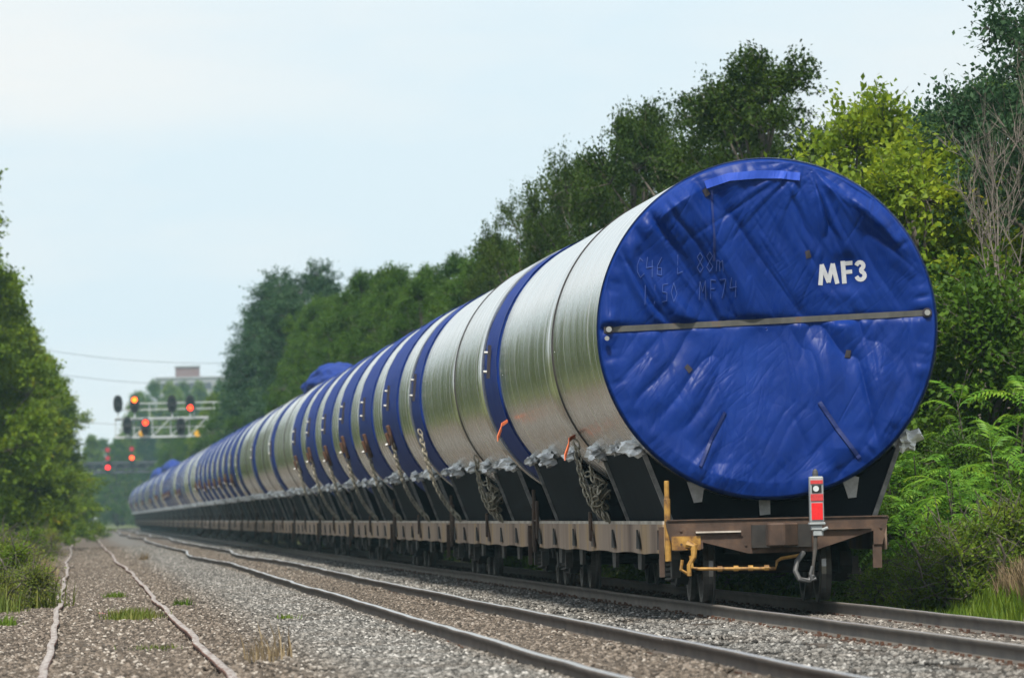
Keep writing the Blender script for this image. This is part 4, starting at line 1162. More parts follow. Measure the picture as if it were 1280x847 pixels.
# right-hand side, near: those seen one by one
G_R = 'trees on the bank to the right of the train'
tree('limb', 15.4, 112, .78, .4, 'tall dark tree with ragged outline at the top right corner', G_R, top=9.6)
tree('limb', 16.4, 117, .9, 2.4, 'dark ragged tree behind the bare grey branches at the right edge', G_R, top=9.0)
tree('yel', 12.9, 112, .95, .3, 'yellow-green maple just above the right shoulder of the blue end cover', G_R, top=7.0)
tree('yel', 14.4, 118, 1.0, 1.9, 'yellow-green maple under the tall ragged dark tree', G_R, top=7.7)
tree('yel', 12.5, 121, .95, 4.0, 'yellow-green maple leaning over the top of the tail section', G_R, top=7.2)
tree('yel', 13.9, 125, .95, 5.0, 'yellow-green maple with the highest tip beside the open sky', G_R, top=8.7)
tree('mid', 16.3, 127, .6, 1.0, 'mid green ash between the yellow maples and the right edge', G_R, top=8.9)
tree('dark', 15.9, 138, .95, 2.7, 'dark green tree behind the yellow maples above the MF3 tarp', G_R, top=9.0)
tree('dark', 14.7, 150, .92, 1.2, 'tallest dark locust tree left of the yellow-green maples', G_R, top=11.0)
tree('dark2', 13.6, 158, .86, 3.7, 'dark locust tree with ragged tips, second tallest of the dark clump', G_R, top=11.2)
tree('mid', 13.2, 148, .58, 2.2, 'mid green tree low in front of the tall dark locusts', G_R, top=8.0)
tree('dark', 13.2, 168, .70, 5.2, 'dark locust tree at the upper left shoulder of the dark clump', G_R, top=10.9)
tree('dark2', 14.8, 172, .85, 2.1, 'dark locust tree at the back of the dark clump', G_R, top=11.4)
tree('dark2', 13.1, 184, .62, .5, 'dark locust stepping down at the left of the dark clump', G_R, top=10.8)
tree('dark', 13.9, 190, .8, 2.2, 'dark locust behind the left end of the dark clump', G_R, top=10.6)
tree('dark2', 12.9, 205, .52, 4.1, 'small ragged grey-green tree standing left of the dark clump', G_R, top=10.8)
tree('mid', 13.5, 213, .55, 3.1, 'mid green tree below the small ragged one', G_R, top=8.8)
tree('dark', 13.2, 224, .48, 1.1, 'low dark tree where the dark clump meets the mid green wood', G_R, top=9.5)
def ONUM(k):
    a = ['first', 'second', 'third', 'fourth', 'fifth', 'sixth', 'seventh', 'eighth', 'ninth', 'tenth', 'eleventh', 'twelfth', 'thirteenth', 'fourteenth', 'fifteenth', 'sixteenth', 'seventeenth', 'eighteenth', 'nineteenth']
    return a[k] if k < 19 else ('twentieth' if k == 19 else 'twenty-' + a[k - 20])
y = 232; k = 0
while y < 400:
    tree('mid', 13.5 + rr_.uniform(-.7, .9), y, rr_.uniform(.62, .85) , rr_.uniform(0, 6), f'mid green tree, {ONUM(k)} from the right in the row behind the middle of the train', 'mid green trees in the row behind the train', top=rr_.uniform(9.0, 10.3) + (y - 232) / 170 * 4.0)
    y += rr_.uniform(5.0, 8.0); k += 1
PO = ['rightmost', 'second from right', 'third from right', 'middle', 'third from left', 'second from left', 'leftmost']
for q, (x, y, s) in enumerate(((12.6, 415, 1.0), (14.5, 428, 1.06), (12.9, 446, 1.02), (12.4, 470, .97), (14.0, 486, 1.0), (12.6, 510, .92), (13.5, 535, .88))):
    tree('pop', x, y, s, rr_.uniform(0, 6), f'dark blue-green poplar, {PO[q]} of the tall clump behind the distant train', 'tall poplars behind the distant train', top=(14.6, 16.6, 16.8, 16.0, 16.9, 15.6, 13.6)[q])
for (x, y, s, q) in ((11.9, 455, .9, 'rightmost'), (12.0, 500, .95, 'middle'), (12.2, 545, .95, 'leftmost')):
    tree('mid', x, y, s, rr_.uniform(0, 6), q + ' of the three lighter green trees in front of the tall poplars', 'lighter trees in front of the poplars')
y = 560
while y < 1250:
    far = y > 700
    tree('mid' if rr_.random() < .75 else 'warm', 13.2 + float(cx(y)) + rr_.uniform(-.8, 1.5), y, rr_.uniform(.75, 1.0), rr_.uniform(0, 6), 'hazy far tree in the row right of the tracks near the signal gantry', 'hazy far trees right of the tracks', top=rr_.uniform(11.5, 14.0))
    y += rr_.uniform(13, 20)
# second row fills the depth of the wood
y = 118
while y < 560:
    tree(rr_.choice(['dark', 'mid', 'dark2']), 18.3 + rr_.uniform(-.8, 1.5), y, rr_.uniform(.62, .86), rr_.uniform(0, 6), 'tree in the back row of the wood right of the train', 'back row of the right-hand wood', top=min(7.5 + (y - 118) / 40, 11))
    y += rr_.uniform(7, 10)
# the wood goes on up the bank, beyond the right edge of the photo
for q in range(46):
    y = rr_.uniform(88, 270); x = .1315 * y + rr_.uniform(4.0, 24)
    tree(rr_.choice(['dark', 'mid', 'dark2', 'yel', 'mid']), x, y, rr_.uniform(.8, 1.1), rr_.uniform(0, 6), 'tree of the wood beyond the right edge of the photo', 'wood beyond the right edge', top=rr_.uniform(8.5, 12))
# left-hand side
G_L = 'trees along the old siding on the left'
for (x, y, s, sz, lab) in ((-6.0, 290, 1.15, 1.24, 'tall maple behind the nearest one at the left edge'), (-5.6, 318, 1.1, 1.14, 'full maple in the back of the left row'), (-5.3, 272, 1.12, 1.24, 'nearest warm green maple cut by the left edge of the photo'), (-4.9, 300, .95, 1.02, 'warm green maple second in the left row'),
                       (-4.6, 335, 1.04, .98, 'warm green maple third in the left row with low skirts'), (-4.0, 385, 1.08, .92, 'maple fourth in the left row, tips browning'),
                       (-3.1, 440, 1.10, .92, 'maple fifth in the left row leaning over the siding'), (-2.6, 505, 1.05, .92, 'far maple whose crown overhangs the old siding'),
                       (-3.4, 575, 1.05, .84, 'farthest sharp maple at the end of the left row')):
    tree('warm', x, y, s, rr_.uniform(0, 6), lab, G_L, sz)
for (x, y, s) in ((-3.9, 262, .9), (-4.1, 292, .85), (-3.6, 322, .8), (-3.3, 360, .8), (-3.0, 405, .9), (-2.6, 470, .95), (-2.6, 540, 1.0)):
    tree('bush', x, y, s, rr_.uniform(0, 6), 'low green bush at the foot of the left trees', 'bushes at the foot of the left trees', cat='bush')
y = 640
while y < 1000:
    tree('warm' if rr_.random() < .5 else 'mid', -6.2 + rr_.uniform(-1.5, .8), y, rr_.uniform(.8, 1.0), rr_.uniform(0, 6), 'hazy green tree far along the left side of the siding', 'hazy far trees left of the siding')
    y += rr_.uniform(16, 24)
for y in range(110, 262, 17):          # the left row goes on beside the camera, mirrored in the silver film
    tree('warm', -9.5 + rr_.uniform(-1, 1), y, rr_.uniform(.75, .95), rr_.uniform(0, 6), 'warm green tree beyond the left edge of the photo', 'trees beyond the left edge')
# far wood closing the view
for q in range(58):
    y = rr_.uniform(1090, 1420); x = rr_.uniform(-26, min(float(cx(y)) - 5, 34))
    tree(rr_.choice(['mid', 'pop', 'warm']), x, y, rr_.uniform(.75, 1.05), rr_.uniform(0, 6), 'blue hazy tree in the far wood that closes the view', 'far hazy wood closing the view', top=rr_.uniform(11, 17) if x < 9 else rr_.uniform(17, 21))
for q, (x, y, tp) in enumerate(((11.5, 1330, 22.5), (14.5, 1345, 25.0), (17.5, 1340, 24.5), (21.0, 1390, 25.5), (24.5, 1420, 26.0), (13.0, 1390, 23.5), (19.0, 1370, 24.0), (28.5, 1440, 26.5), (32.0, 1450, 26.5), (36.0, 1450, 26.0))):
    tree('mid' if q % 2 else 'warm', x, y, 1.25, q * 1.1, 'tall hazy tree in front of the distant apartment block', 'tall hazy trees before the apartment block', top=tp + 2.6)

# bare grey tree at the right edge
def bare_mesh(seed, H):
    r = random.Random(seed); mb = MB()
    def grow(p, d, L, rad, lev):
        pts = [p]; q = p.copy(); dd = d.copy()
        for i in range(5):
            dd = (dd + Vector((r.gauss(0, .13), r.gauss(0, .13), r.gauss(.04, .08)))).normalized(); q = q + dd * L / 5; pts.append(q.copy())
        mb.tube(pts, [rad * (1 - .75 * i / 5) for i in range(6)], 5 if lev < 2 else 3, cap=False)
        if lev < 4:
            for k in range(r.randint(3, 5) if lev else 6):
                t = r.uniform(.25, 1.0); j = min(5, int(t * 5)); a = pts[j]
                nd = (dd * .9 + Vector((r.gauss(0, .42), r.gauss(0, .42), r.uniform(.0, .5)))).normalized()
                grow(a, nd, L * r.uniform(.42, .66), max(.006, rad * .42), lev + 1)
    grow(Vector((0, 0, 0)), Vector((.02, 0, 1)), H * .66, .045, 0)
    return mb.mesh('trunk', [M['dead']], True, fix=False)
for (x, y, s, H, lab) in ((13.75, 107.5, 3, 7.4, 'tallest leafless grey tree at the right edge of the bank'), (13.35, 108, 8, 7.0, 'leafless grey tree in the middle of the three bare ones'), (13.0, 110.5, 12, 6.6, 'smallest of the three leafless trees, nearest to the blue cover')):
    t = empty('dead_tree', (x, y, float(ground_z(x, y)) - .05), 0, lab, 'dead tree', 'leafless trees on the right bank'); link('trunk', bare_mesh(s, H), t)

# sumac: stems with whorls of long feathered fronds, each frond a part
def frond_mesh(seed, L=.62, npair=11, droop=.5):
    r = random.Random(seed); mb = MB(); pts = []
    for i in range(9):
        t = i / 8; pts.append(Vector((0, L * t * (1 - .15 * t * t), .16 * L * math.sin(t * 2.2) - droop * L * t * t * .8)))
    mb.tube(pts, [.006, .006, .005, .005, .004, .004, .003, .003, .002], 3, cap=False)
    for k in range(npair):
        t = .16 + .84 * k / (npair - 1); f = t * 8; i = min(7, int(f)); p = pts[i].lerp(pts[i + 1], f - i)
        dirv = (pts[min(8, i + 1)] - pts[i]).normalized(); l = L * .185 * (1 - .5 * abs(t - .45) ** 1.3) * r.uniform(.9, 1.1)
        for s in (-1, 1):
            d = (Vector((s, 0, 0)) * .9 + dirv * .45 + Vector((0, 0, -.28 + r.gauss(0, .08)))).normalized()
            w = dirv.cross(Vector((0, 0, 1))).cross(d).normalized() if False else (dirv - d * dirv.dot(d)).normalized()
            m_ = p + d * l * .45
            mb.add([p, m_ + w * l * .15 + Vector((0, 0, .012)), p + d * l, m_ - w * l * .15 + Vector((0, 0, .012))], [(0, 1, 2), (0, 2, 3)])
    return mb.mesh('frond', [M['lf_sum']], False, fix=False)
fronds = [frond_mesh(1), frond_mesh(2, .70, 12, .38), frond_mesh(3, .54, 10, .65)]
def sumac(x, y, nst, h, label, seed, sc=1.0):
    r = random.Random(seed); t = empty('sumac_shrub', (x, y, float(ground_z(x, y)) - .03), 0, label, 'shrub', 'sumac shrubs on the right bank')
    st = MB(); out = []
    for i in range(nst):
        a = r.uniform(0, 2*PI); b = Vector((r.gauss(0, .18), r.gauss(0, .18), 0)); hh = h * r.uniform(.62, 1.0)
        tip = b + Vector((math.cos(a) * hh * .22, math.sin(a) * hh * .22, hh)); mid = b.lerp(tip, .5) + Vector((math.cos(a), math.sin(a), 0)) * .06
        st.tube([b, mid, tip], [.022, .016, .009], 5, cap=False)
        n = r.randint(9, 13)
        for k in range(n): out.append((b.lerp(tip, 1 - .5 * (k / n) ** 1.3), 2.4 * k + r.random(), .75 - 1.1 * k / n))
    st.build('stem', M['bark'], t, fix=False)
    for (p, a, tilt) in out[:90]:
        f = link('frond', fronds[r.randrange(3)], t); f.location = p; s = r.uniform(.85, 1.35) * sc
        f.scale = (s, s, s); f.rotation_euler = (tilt * .7 + r.gauss(0, .15), r.gauss(0, .2), a)
ss = [(11.5, 98, 4, 1.55, 'bright sumac shrub in front of the bank just right of the tail car'), (12.1, 97, 5, 1.75, 'bright sumac shrub at the right of the lowest front row'), (12.5, 99.5, 4, 1.7, 'sumac shrub at the right edge in the lowest front row'),
      (11.6, 103, 5, 2.1, 'sumac shrub rising beside the right corner of the deck'), (12.3, 103, 5, 2.6, 'tall sumac shrub with pale upper fronds at mid bank'), (13.0, 104, 5, 2.8, 'tallest sumac shrub at the right edge'), (12.0, 107, 6, 3.0, 'sumac shrub close behind the right side of the blue cover'),
      (12.8, 109, 6, 3.3, 'sumac shrub high on the bank below the yellow-green maple'), (13.5, 110, 6, 3.3, 'sumac shrub high on the bank at the right edge'), (11.7, 111, 5, 2.6, 'sumac shrub half hidden behind the tail section'), (13.4, 100.5, 4, 1.9, 'dim sumac shrub cut by the right edge'),
      (12.2, 114, 6, 3.6, 'darker sumac behind the shoulder of the blue cover'), (13.1, 115, 6, 3.8, 'darker sumac under the leafless trees'), (11.3, 106, 4, 1.6, 'low sumac beside the cradle of the tail section')]
for i, (x, y, n, h, lab) in enumerate(ss): sumac(x, y, n, h, lab, 40 + i)
for (x, y, s, lab) in ((12.9, 106.5, .95, 'leafy bush between the tall sumacs at mid bank'), (13.6, 106, 1.25, 'dense dark bush at the right edge of the bank'), (12.1, 110, 1.15, 'bush behind the sumacs beside the blue cover'), (13.9, 112, 1.4, 'large bush below the leafless trees'), (11.7, 115, 1.0, 'bush on the bank behind the tail section'), (12.9, 118, 1.5, 'large bush high on the bank behind the sumacs'), (11.5, 124, 1.0, 'bush beside the first seam behind the train'), (12.6, 101, .62, 'low bush among the front sumacs'), (11.3, 101, .5, 'low bush just right of the tail car')):
    tree('bush', x, y, s, rr_.uniform(0, 6), lab, 'bushes on the right bank', cat='bush')
y = 128
while y < 330:
    tree('bush', 11.9 + rr_.uniform(-.3, .5), y, rr_.uniform(.9, 1.2), rr_.uniform(0, 6), 'bush in the strip close behind the train', 'bushes in the strip behind the train', cat='bush'); y += rr_.uniform(4.5, 8)

# ------------------------------------------------------------------ grass and weeds
def blades(n, xf, yf, h0, h1, m, name, label, w=.012, lean=.35, seed=0, kind='stuff', cat='grass', group=None):
    r = np.random.default_rng(seed)
    x, y = xf(r, n), yf(r, n); z = ground_z(x, y) - .01
    h = h0 + (h1 - h0) * r.random(n) ** 1.5
    a = r.random(n) * 2 * PI; l = h * lean * (.3 + r.random(n))
    bx, by = np.cos(a), np.sin(a); px, py = -by * w, bx * w
    B = np.stack([x, y, z], -1); T = np.stack([x + bx*l, y + by*l, z + h], -1); Mi = B * .45 + T * .55 + np.stack([-bx*l*.18, -by*l*.18, h*.05], -1)
    S = np.stack([px, py, 0*px], -1)
    V = np.stack([B - S, B + S, Mi + S*.7, Mi - S*.7, T], 1).reshape(-1, 3)
    k = np.arange(n)[:, None] * 5
    F = np.concatenate([k + np.array([[0, 1, 2]]), k + np.array([[0, 2, 3]]), k + np.array([[3, 2, 4]])], 1).reshape(-1, 3)
    o = link(name, np_mesh(name, V, F, [m])); tag(o, label, cat, group, kind); return o
U = lambda a, b: (lambda r, n: r.uniform(a, b, n))
blades(16000, U(10.15, 11.7), U(86, 150), .10, .34, M['grass_b'], 'grass', 'bright short grass strip behind the far rail', .012, .4, 1)
blades(1500, U(10.6, 11.7), U(88, 97), .10, .32, M['grass_b'], 'tall_weeds', 'bright green tall weeds at the foot of the right bank', .016, .35, 2)
blades(9000, U(11.6, 12.9), U(82.5, 91), .15, .60, M['straw'], 'dry_grass', 'dry brown grass on the bank at the lower right edge', .012, .5, 3)
blades(16000, U(-5.5, -1.2), U(100, 330), .08, .32, M['grass'], 'verge_grass', 'rough yellow-green grass along the left verge of the siding', .016, .4, 4)
blades(7000, U(-2.4, -1.3), U(95, 260), .08, .35, M['straw'], 'dry_verge_grass', 'dry straw grass along the edge of the siding ballast', .012, .5, 5)
def tuft(x, y, rad, n, h0, h1, m, label, seed, name='weed_clump'):
    blades(n, lambda r, k: x + r.normal(0, rad, k), lambda r, k: y + r.normal(0, rad * 3.5, k), h0, h1, m, name, label, .011, .55, seed, None, 'weeds', 'weed clumps along the siding')
tuft(.70, 95, .17, 900, .05, .22, M['grass'], 'yellowish weed clump between the siding rails near the pink paint', 11)
tuft(.60, 122, .10, 220, .05, .16, M['grass_b'], 'small green weed in the siding beyond the pink paint', 12)
tuft(1.55, 108, .07, 160, .05, .2, M['grass_b'], 'small green weed just right of the siding rail', 13)
tuft(.78, 74, .14, 160, .03, .12, M['grass'], 'sparse yellow weeds low between the siding rails', 14)
tuft(1.66, 66, .09, 34, .15, .46, M['straw'], 'dry brown stalks just right of the siding at the bottom', 15)
tuft(1.85, 68, .12, 26, .12, .40, M['straw'], 'second clump of dry stalks right of the siding', 16)
tuft(2.1, 230, .08, 120, .1, .4, M['straw'], 'far dry weed clump between the siding and the middle track', 17)
tuft(-.75, 112, .22, 350, .2, .62, M['grass'], 'tall olive weed clump left of the siding rail', 18)
tuft(-.95, 128, .22, 350, .2, .72, M['straw'], 'dry straw clump among the weeds left of the siding', 19)
tuft(-1.35, 104, .25, 350, .2, .6, M['grass'], 'olive weed clump at the left edge of the photo', 20)
tuft(-.95, 155, .22, 1200, .2, .6, M['straw'], 'straw coloured weed clump along the left verge', 21)
tuft(-1.2, 175, .28, 300, .2, .7, M['grass'], 'weed clump in front of the left trees', 22)
tuft(-1.0, 92, .10, 260, .05, .2, M['grass_b'], 'small green weed at the lower left edge', 23)
tuft(2.6, 90, .07, 90, .03, .12, M['grass_b'], 'tiny green weed on the grey ballast', 24)

for i, (x, y, s, k, lab) in enumerate(((-.75, 111, .75, 'weed', 'olive leafy weed beside the left siding rail'), (-1.15, 106, .7, 'weed', 'olive leafy weed at the left edge below the trees'), (-1.0, 122, .9, 'herb', 'fresh green leafy weed left of the siding'),
        (-1.45, 128, 1.0, 'weed', 'olive weed behind the fresh green one on the left verge'), (-1.05, 138, .85, 'weed', 'yellowish weed farther along the left verge'), (-1.6, 146, 1.1, 'weed', 'green leafy weed in front of the left trees'), (-1.15, 163, .9, 'weed', 'dry looking weed on the far left verge'),
        (-1.9, 172, 1.2, 'herb', 'tall weed by the foot of the first left tree'), (-1.2, 196, 1.0, 'herb', 'far yellowish weed beside the siding'), (-1.5, 225, 1.2, 'weed', 'far green weed beside the siding'), (-1.2, 262, 1.1, 'weed', 'farthest weed tuft beside the siding'), (-1.7, 100, .6, 'herb', 'low green weed at the lower left edge of the verge'))):
    tree(k, x, y, s, i * 1.3, lab, 'leafy weeds on the left verge', cat='weed')
for i, (x, y, s, k, lab) in enumerate(((10.95, 93.5, .75, 'herb', 'bright leafy weed closest to the far rail on the right'), (11.35, 92.5, .9, 'herb', 'yellow-green weed in front of the sumacs on the right'), (11.75, 93, 1.0, 'herb', 'bright weed under the lowest sumac on the right'), (11.1, 95, .8, 'herb', 'yellowish weed just right of the tail car'),
        (12.1, 94, 1.0, 'herb', 'weed between the sumacs and the dry grass'), (11.6, 95.5, 1.05, 'herb', 'yellow-green weed mid way along the foot of the bank'), (10.9, 97, .7, 'herb', 'low bright weed behind the tail car wheels'), (12.5, 95, 1.0, 'herb', 'green weed at the right edge above the dry grass'), (11.2, 99, .8, 'herb', 'bright weed seen right of the deck corner'))):
    tree(k, x, y, s, i * 1.7, lab, 'leafy weeds at the foot of the right bank', cat='weed')
# pale stones and pink survey paint on the siding
def rock(x, y, s, m, name, label, cat, group=None, flat=.6, seed=0):
    bm = bmesh.new(); bmesh.ops.create_icosphere(bm, subdivisions=2, radius=1); r = random.Random(seed)
    for v in bm.verts: v.co = Vector((v.co.x * s * r.uniform(.8, 1.2), v.co.y * s * r.uniform(.8, 1.2), v.co.z * s * flat * r.uniform(.8, 1.2)))
    me = bpy.data.meshes.new(name); bm.to_mesh(me); bm.free(); me.materials.append(m)
    o = link(name, me); o.location = (x, y, float(ground_z(x, y)) + s * .25); tag(o, label, cat, group); return o
M['pale'] = nmat('pale_stone', [(.3, (.42, .40, .37)), (.7, (.62, .60, .57))], nscale=9, rough=.9)
M['pink'] = nmat('pink_paint', [(.3, (.42, .13, .13)), (.6, (.62, .22, .21))], nscale=20, rough=.8)
rock(-.05, 72.5, .055, M['pale'], 'white_stone', 'largest white stone beside the left siding rail', 'stone', 'white stones in the siding', seed=1)
rock(.02, 62.0, .05, M['pale'], 'white_stone', 'white stone at the very bottom near the left siding rail', 'stone', 'white stones in the siding', seed=2)
rock(.16, 106, .06, M['pale'], 'white_stone', 'white stone just beyond the pink paint', 'stone', 'white stones in the siding', seed=3)
rock(.12, 69, .04, M['pale'], 'white_stone', 'small white stone a step below the largest one', 'stone', 'white stones in the siding', seed=4)
mb = MB(); r = random.Random(3)
for q in range(150):
    x = r.uniform(-.2, .62); y = 101 + r.gauss(0, .5)
    if -.02 < x < .2 and r.random() < .7: continue
    z = float(ground_z(x, y)) + .022; s = r.uniform(.025, .045); a = r.uniform(0, 3)
    c, d = math.cos(a) * s, math.sin(a) * s
    mb.add([(x - c, y - d, z - .02), (x + d, y - c, z - .02), (x + c, y + d, z - .02), (x - d, y + c, z - .02), (x + s*.2, y, z + s*.5)], [(0,1,4),(1,2,4),(2,3,4),(3,0,4)])
o = mb.build('paint_mark', M['pink']); tag(o, 'faint pink paint sprayed across the stones of the siding', 'paint mark', kind='stuff')

# ------------------------------------------------------------------ signals
def signal_head(name, x, y, z, lit, label, group, upper=True, drop=0.55):
    t = empty(name, (x, y, z), 0, label, 'railway signal', group)
    n = 20; w, h = .43, .80
    poly = [(w * math.copysign(abs(math.cos(a)) ** .8, math.cos(a)), h * math.copysign(abs(math.sin(a)) ** .9, math.sin(a))) for a in [2*PI*k/n for k in range(n)]]
    mb = MB(); mb.prism(poly, -.03, .06, 'y'); mb.box(-.2, .2, .06, .35, -.55, .55); mb.build('backplate', M['sig_black'], t)
    for k, zz in enumerate((.36, -.36)):
        m = M['darkglass']
        if lit and lit[0] == k: m = M[lit[1]]
        mb = MB(); mb.tube([(0, -.03, zz), (0, -.06, zz)], .24 if m != M['darkglass'] else .13, 16); mb.build('lens', m, t)
        hd = MB()
        for q in range(9):
            a = math.radians(-10 + 200 * q / 8); r0 = .265
            hd.v += [(r0*math.cos(a), -.03, zz + r0*math.sin(a)), (r0*math.cos(a), -.34, zz + r0*math.sin(a) - .02), ((r0+.02)*math.cos(a), -.03, zz + (r0+.02)*math.sin(a)), ((r0+.02)*math.cos(a), -.34, zz + (r0+.02)*math.sin(a) - .02)]
        for q in range(8):
            a = q*4; hd.f += [(a, a+4, a+5, a+1), (a+2, a+3, a+7, a+6), (a+1, a+5, a+7, a+3)]; hd.m += [0]*3
        hd.build('hood', M['sig_black'], t)
    mb = MB(); mb.tube([(0, .12, -.75), (0, .12, -.75 - drop)], .07, 8); mb.box(-.28, .28, -.1, .3, -.80 - drop, -.75 - drop); mb.build('bracket', M['galv'], t)
    return t

GY = 650.0
ga = empty('signal_gantry', (12.9, GY, 0), 0, 'white steel cantilever signal gantry reaching over the tracks', 'signal gantry')
def gp(name, fn, m='galv'):
    mb = MB(); fn(mb); return mb.build(name, M[m], ga)
X0, X1 = -9.35, -.15
gp('mast', lambda mb: (mb.tube([(.2, .0, -.3), (.2, .0, 11.6)], .20, 10), mb.tube([(.2, 1.0, -.3), (.2, 1.0, 11.6)], .20, 10)))
for yy in (0, 1.0):
    gp('chord', lambda mb: mb.box(X0, .1, yy - .07, yy + .07, 8.52, 8.70))
    gp('chord', lambda mb: mb.box(X0, -.9, yy - .06, yy + .06, 10.22, 10.36))
    gp('handrail', lambda mb: mb.tube([(X0 + 1.0, yy, 11.62), (.25, yy, 11.62)], .045, 6))
    gp('handrail', lambda mb: mb.tube([(X0 + .2, yy, 11.05), (.3, yy, 11.05)], .045, 6))
    for q in np.linspace(X0 + .06, -1.0, 6):
        gp('brace', lambda mb: mb.tube([(q, yy, 8.62), (q, yy, 10.3)], .05, 6))
    for a, b in zip(np.linspace(X0 + .06, -1.0, 6)[:-1], np.linspace(X0 + .06, -1.0, 6)[1:]):
        gp('brace', lambda mb: mb.tube([(a, yy, 8.65), (b, yy, 10.28)], .05, 6))
    gp('brace', lambda mb: mb.tube([(X0, yy, 9.45), (-1.2, yy, 9.45)], .03, 6))
    for q in (X0 + 1.0, -6.2, -4.2, -2.2, -.4):
        gp('rail_post', lambda mb: mb.tube([(q, yy, 10.3), (q, yy, 11.64)], .035, 6))
gp('walkway', lambda mb: mb.box(X0, -.1, .1, .9, 10.12, 10.2))
GS = 'signal heads on the white gantry'
signal_head('railway_signal', 3.86, GY - .35, 11.62, None, 'unlit black signal head at the left end of the white gantry', GS)
signal_head('railway_signal', 5.35, GY - .35, 11.60, (0, 'lamp_y'), 'signal head showing amber on top of the white gantry', GS)
signal_head('railway_signal', 8.72, GY - .35, 11.52, None, 'unlit black signal head in the middle of the gantry handrail', GS)
signal_head('railway_signal', 10.36, GY - .35, 11.50, (1, 'lamp_r'), 'signal head showing red at the right on top of the gantry', GS)
signal_head('railway_signal', 4.66, GY - .35, 9.66, None, 'unlit signal head inside the left bay of the gantry truss', GS, drop=.2)
signal_head('railway_signal', 6.30, GY - .35, 9.52, (0, 'lamp_r'), 'signal head showing red inside the gantry truss', GS, drop=.1)
signal_head('railway_signal', 9.48, GY - .35, 9.46, None, 'unlit signal head inside the right bay of the gantry truss', GS, drop=.1)
for x, z, lab in ((5.95, 8.92, 'round amber plate below the lit head in the gantry truss'), (10.95, 8.80, 'round amber plate at the right of the gantry truss')):
    mb = MB(); mb.tube([(0, -.08, 0), (0, 0, 0)], .27, 18); mb.tube([(0, 0, 0), (0, .25, 0)], .06, 6); o = mb.build('number_plate', M['plate']); o.location = (x, GY - .1, z); tag(o, lab, 'plate', 'amber plates on the gantry')

GY2 = 985.0
gb = empty('signal_bridge', (3.5, GY2, 0), 0, 'dark hazy signal bridge spanning the tracks in the distance', 'signal bridge')
def g2(name, fn):
    mb = MB(); fn(mb); return mb.build(name, M['gantry2'], gb)
for yy in (0, 1.2):
    g2('beam', lambda mb: mb.box(-6.4, 11.4, yy - .15, yy + .15, 8.85, 9.15)); g2('beam', lambda mb: mb.box(-6.4, 11.4, yy - .15, yy + .15, 7.55, 7.8))
    qs = np.linspace(-6.4, 11.4, 13)
    for a, b in zip(qs[:-1], qs[1:]): g2('brace', lambda mb: mb.tube([(a, yy, 7.7), (b, yy, 9.0)], .09, 5)); g2('brace', lambda mb: mb.tube([(a, yy, 9.0), (b, yy, 7.7)], .09, 5))
for xx in (-6.4, 11.4): g2('leg', lambda mb: mb.box(xx - .3, xx + .3, -.2, 1.4, -.4, 9.15))
g2('walkway', lambda mb: mb.box(-6.2, 11.2, .2, 1.0, 8.2, 8.75))
def far_sig(x, lamps, label):
    t = empty('signal_post', (x, GY2 - .6, 0), 0, label, 'railway signal', 'signals on the far bridge')
    zs = [z for z, _ in lamps]
    mb = MB(); mb.box(-.12, .12, .1, .35, min(zs + [8.0]) - .5, max(zs) + .5)
    for z, _ in lamps: mb.tube([(0, .1, z), (0, 0, z)], .40, 14)
    mb.build('backplate', M['sig_black'], t)
    for z, m in lamps:
        b = MB(); b.tube([(0, 0, z), (0, -.05, z)], .30, 14); b.build('lens', M[m], t)
far_sig(4.3, [(10.75, 'lamp_dim'), (9.6, 'lamp_dim'), (8.35, 'lamp_rc')], 'far signal with a red light low in front of the dark bridge')
far_sig(7.6, [(10.8, 'lamp_dim'), (9.6, 'lamp_o')], 'far signal with an orange light above the dark bridge')
dw = empty('dwarf_signal', (-1.35, 900, 0), 0, 'tiny orange light low beside the siding in the distance', 'railway signal')
mb = MB(); mb.box(-.25, .25, 0, .3, -.3, 4.3); mb.build('post', M['gantry2'], dw); mb = MB(); mb.tube([(0, 0, 4.0), (0, -.06, 4.0)], .2, 12); mb.build('lens', M['lamp_o'], dw)

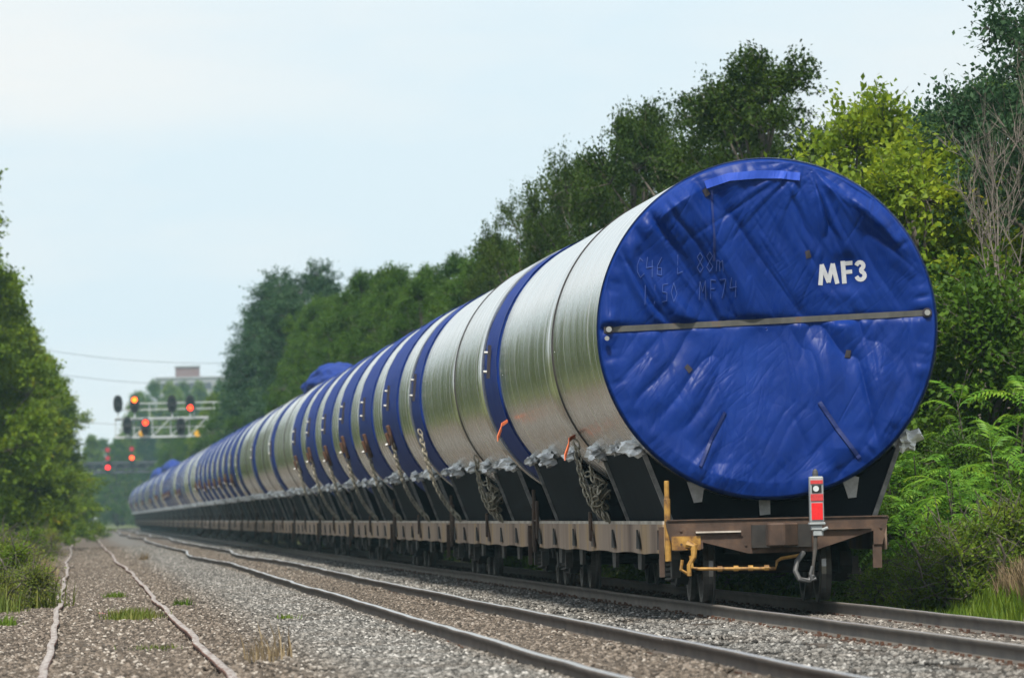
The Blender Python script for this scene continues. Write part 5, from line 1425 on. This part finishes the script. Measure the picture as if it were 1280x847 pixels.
# overhead wires on two poles
mb = MB()
for s, x in ((0, -9.0), (1, 19.0)):
    p = empty('utility_pole', (x, 620, 0), 0, 'timber utility pole hidden among the trees on the ' + ('left' if s == 0 else 'right'), 'utility pole', 'utility poles carrying the wires')
    q = MB(); q.tube([(0, 0, -.3), (0, 0, 18.5)], [.2, .13], 8); q.build('pole', M['bark'], p)
    q = MB(); q.box(-.1, .1, -1.1, 1.1, 17.0, 17.2); q.box(-.1, .1, -1.1, 1.1, 14.9, 15.1); q.build('crossarm', M['bark'], p)
for (zl, zr, yy, lab) in ((17.3, 14.6, -.9, 'uppermost thin wire crossing the sky left of the gantry'), (15.4, 12.8, .9, 'second thin wire crossing the sky left of the gantry'), (11.2, 9.6, 0, 'low thin wire running behind the left end of the gantry')):
    pts = [(-9 + 28*t, 620 + yy, zl + (zr - zl)*t - 1.1*4*t*(1-t)) for t in np.linspace(0, 1, 24)]
    w = MB(); w.tube(pts, .018, 5, 0, False); o = w.build('overhead_wire', M['wire']); tag(o, lab, 'wire', 'overhead wires')

# ------------------------------------------------------------------ far apartment block
BY = 1500
M['bl_wall'] = mat('pale_concrete', (0.27, 0.28, 0.30), .8)
M['bl_red'] = mat('brick_penthouse', (0.17, 0.12, 0.125), .85)
M['bl_win'] = mat('window_glass', (0.08, 0.09, 0.11), .15)
bl = empty('apartment_block', (25.5, BY, 0), 0, 'distant grey apartment block with red brick top above the trees', 'building')
mb = MB(); mb.box(-8.4, 9.6, 0, 12, -1, 30.2); mb.build('wall', M['bl_wall'], bl)
mb = MB(); mb.box(-8.6, 9.8, -.2, 12.2, 30.22, 30.6); mb.build('roof', M['bl_wall'], bl)
mb = MB(); mb.box(-4.4, .6, 1.5, 10, 30.62, 32.6); mb.build('penthouse', M['bl_red'], bl)
mb = MB(); mb.box(-4.5, .7, 1.3, 10.2, 32.62, 32.9); mb.build('roof', M['bl_wall'], bl)
for fl in range(6, 10):
    for c in range(6):
        mb = MB(); x = -7.7 + c * 2.95; z = fl * 2.95 + 1.4
        mb.box(x, x + 1.8, -.06, .3, z, z + 1.4); mb.build('window', M['bl_win'], bl)

# ------------------------------------------------------------------ haze
HAZE_D = 0.000095
hm = bpy.data.materials.new('haze'); hm.use_nodes = True; hm.node_tree.nodes.clear()
ho = hm.node_tree.nodes.new('ShaderNodeOutputMaterial'); hv = hm.node_tree.nodes.new('ShaderNodeVolumePrincipled')
hv.inputs['Color'].default_value = (0.52, 0.85, 1.0, 1); hv.inputs['Density'].default_value = HAZE_D; hv.inputs['Anisotropy'].default_value = 0.0
hm.node_tree.links.new(hv.outputs[0], ho.inputs['Volume'])
mb = MB(); mb.box(-420, 480, -25, 3050, -2.2, 36); o = mb.build('haze', hm); tag(o, kind='stuff')
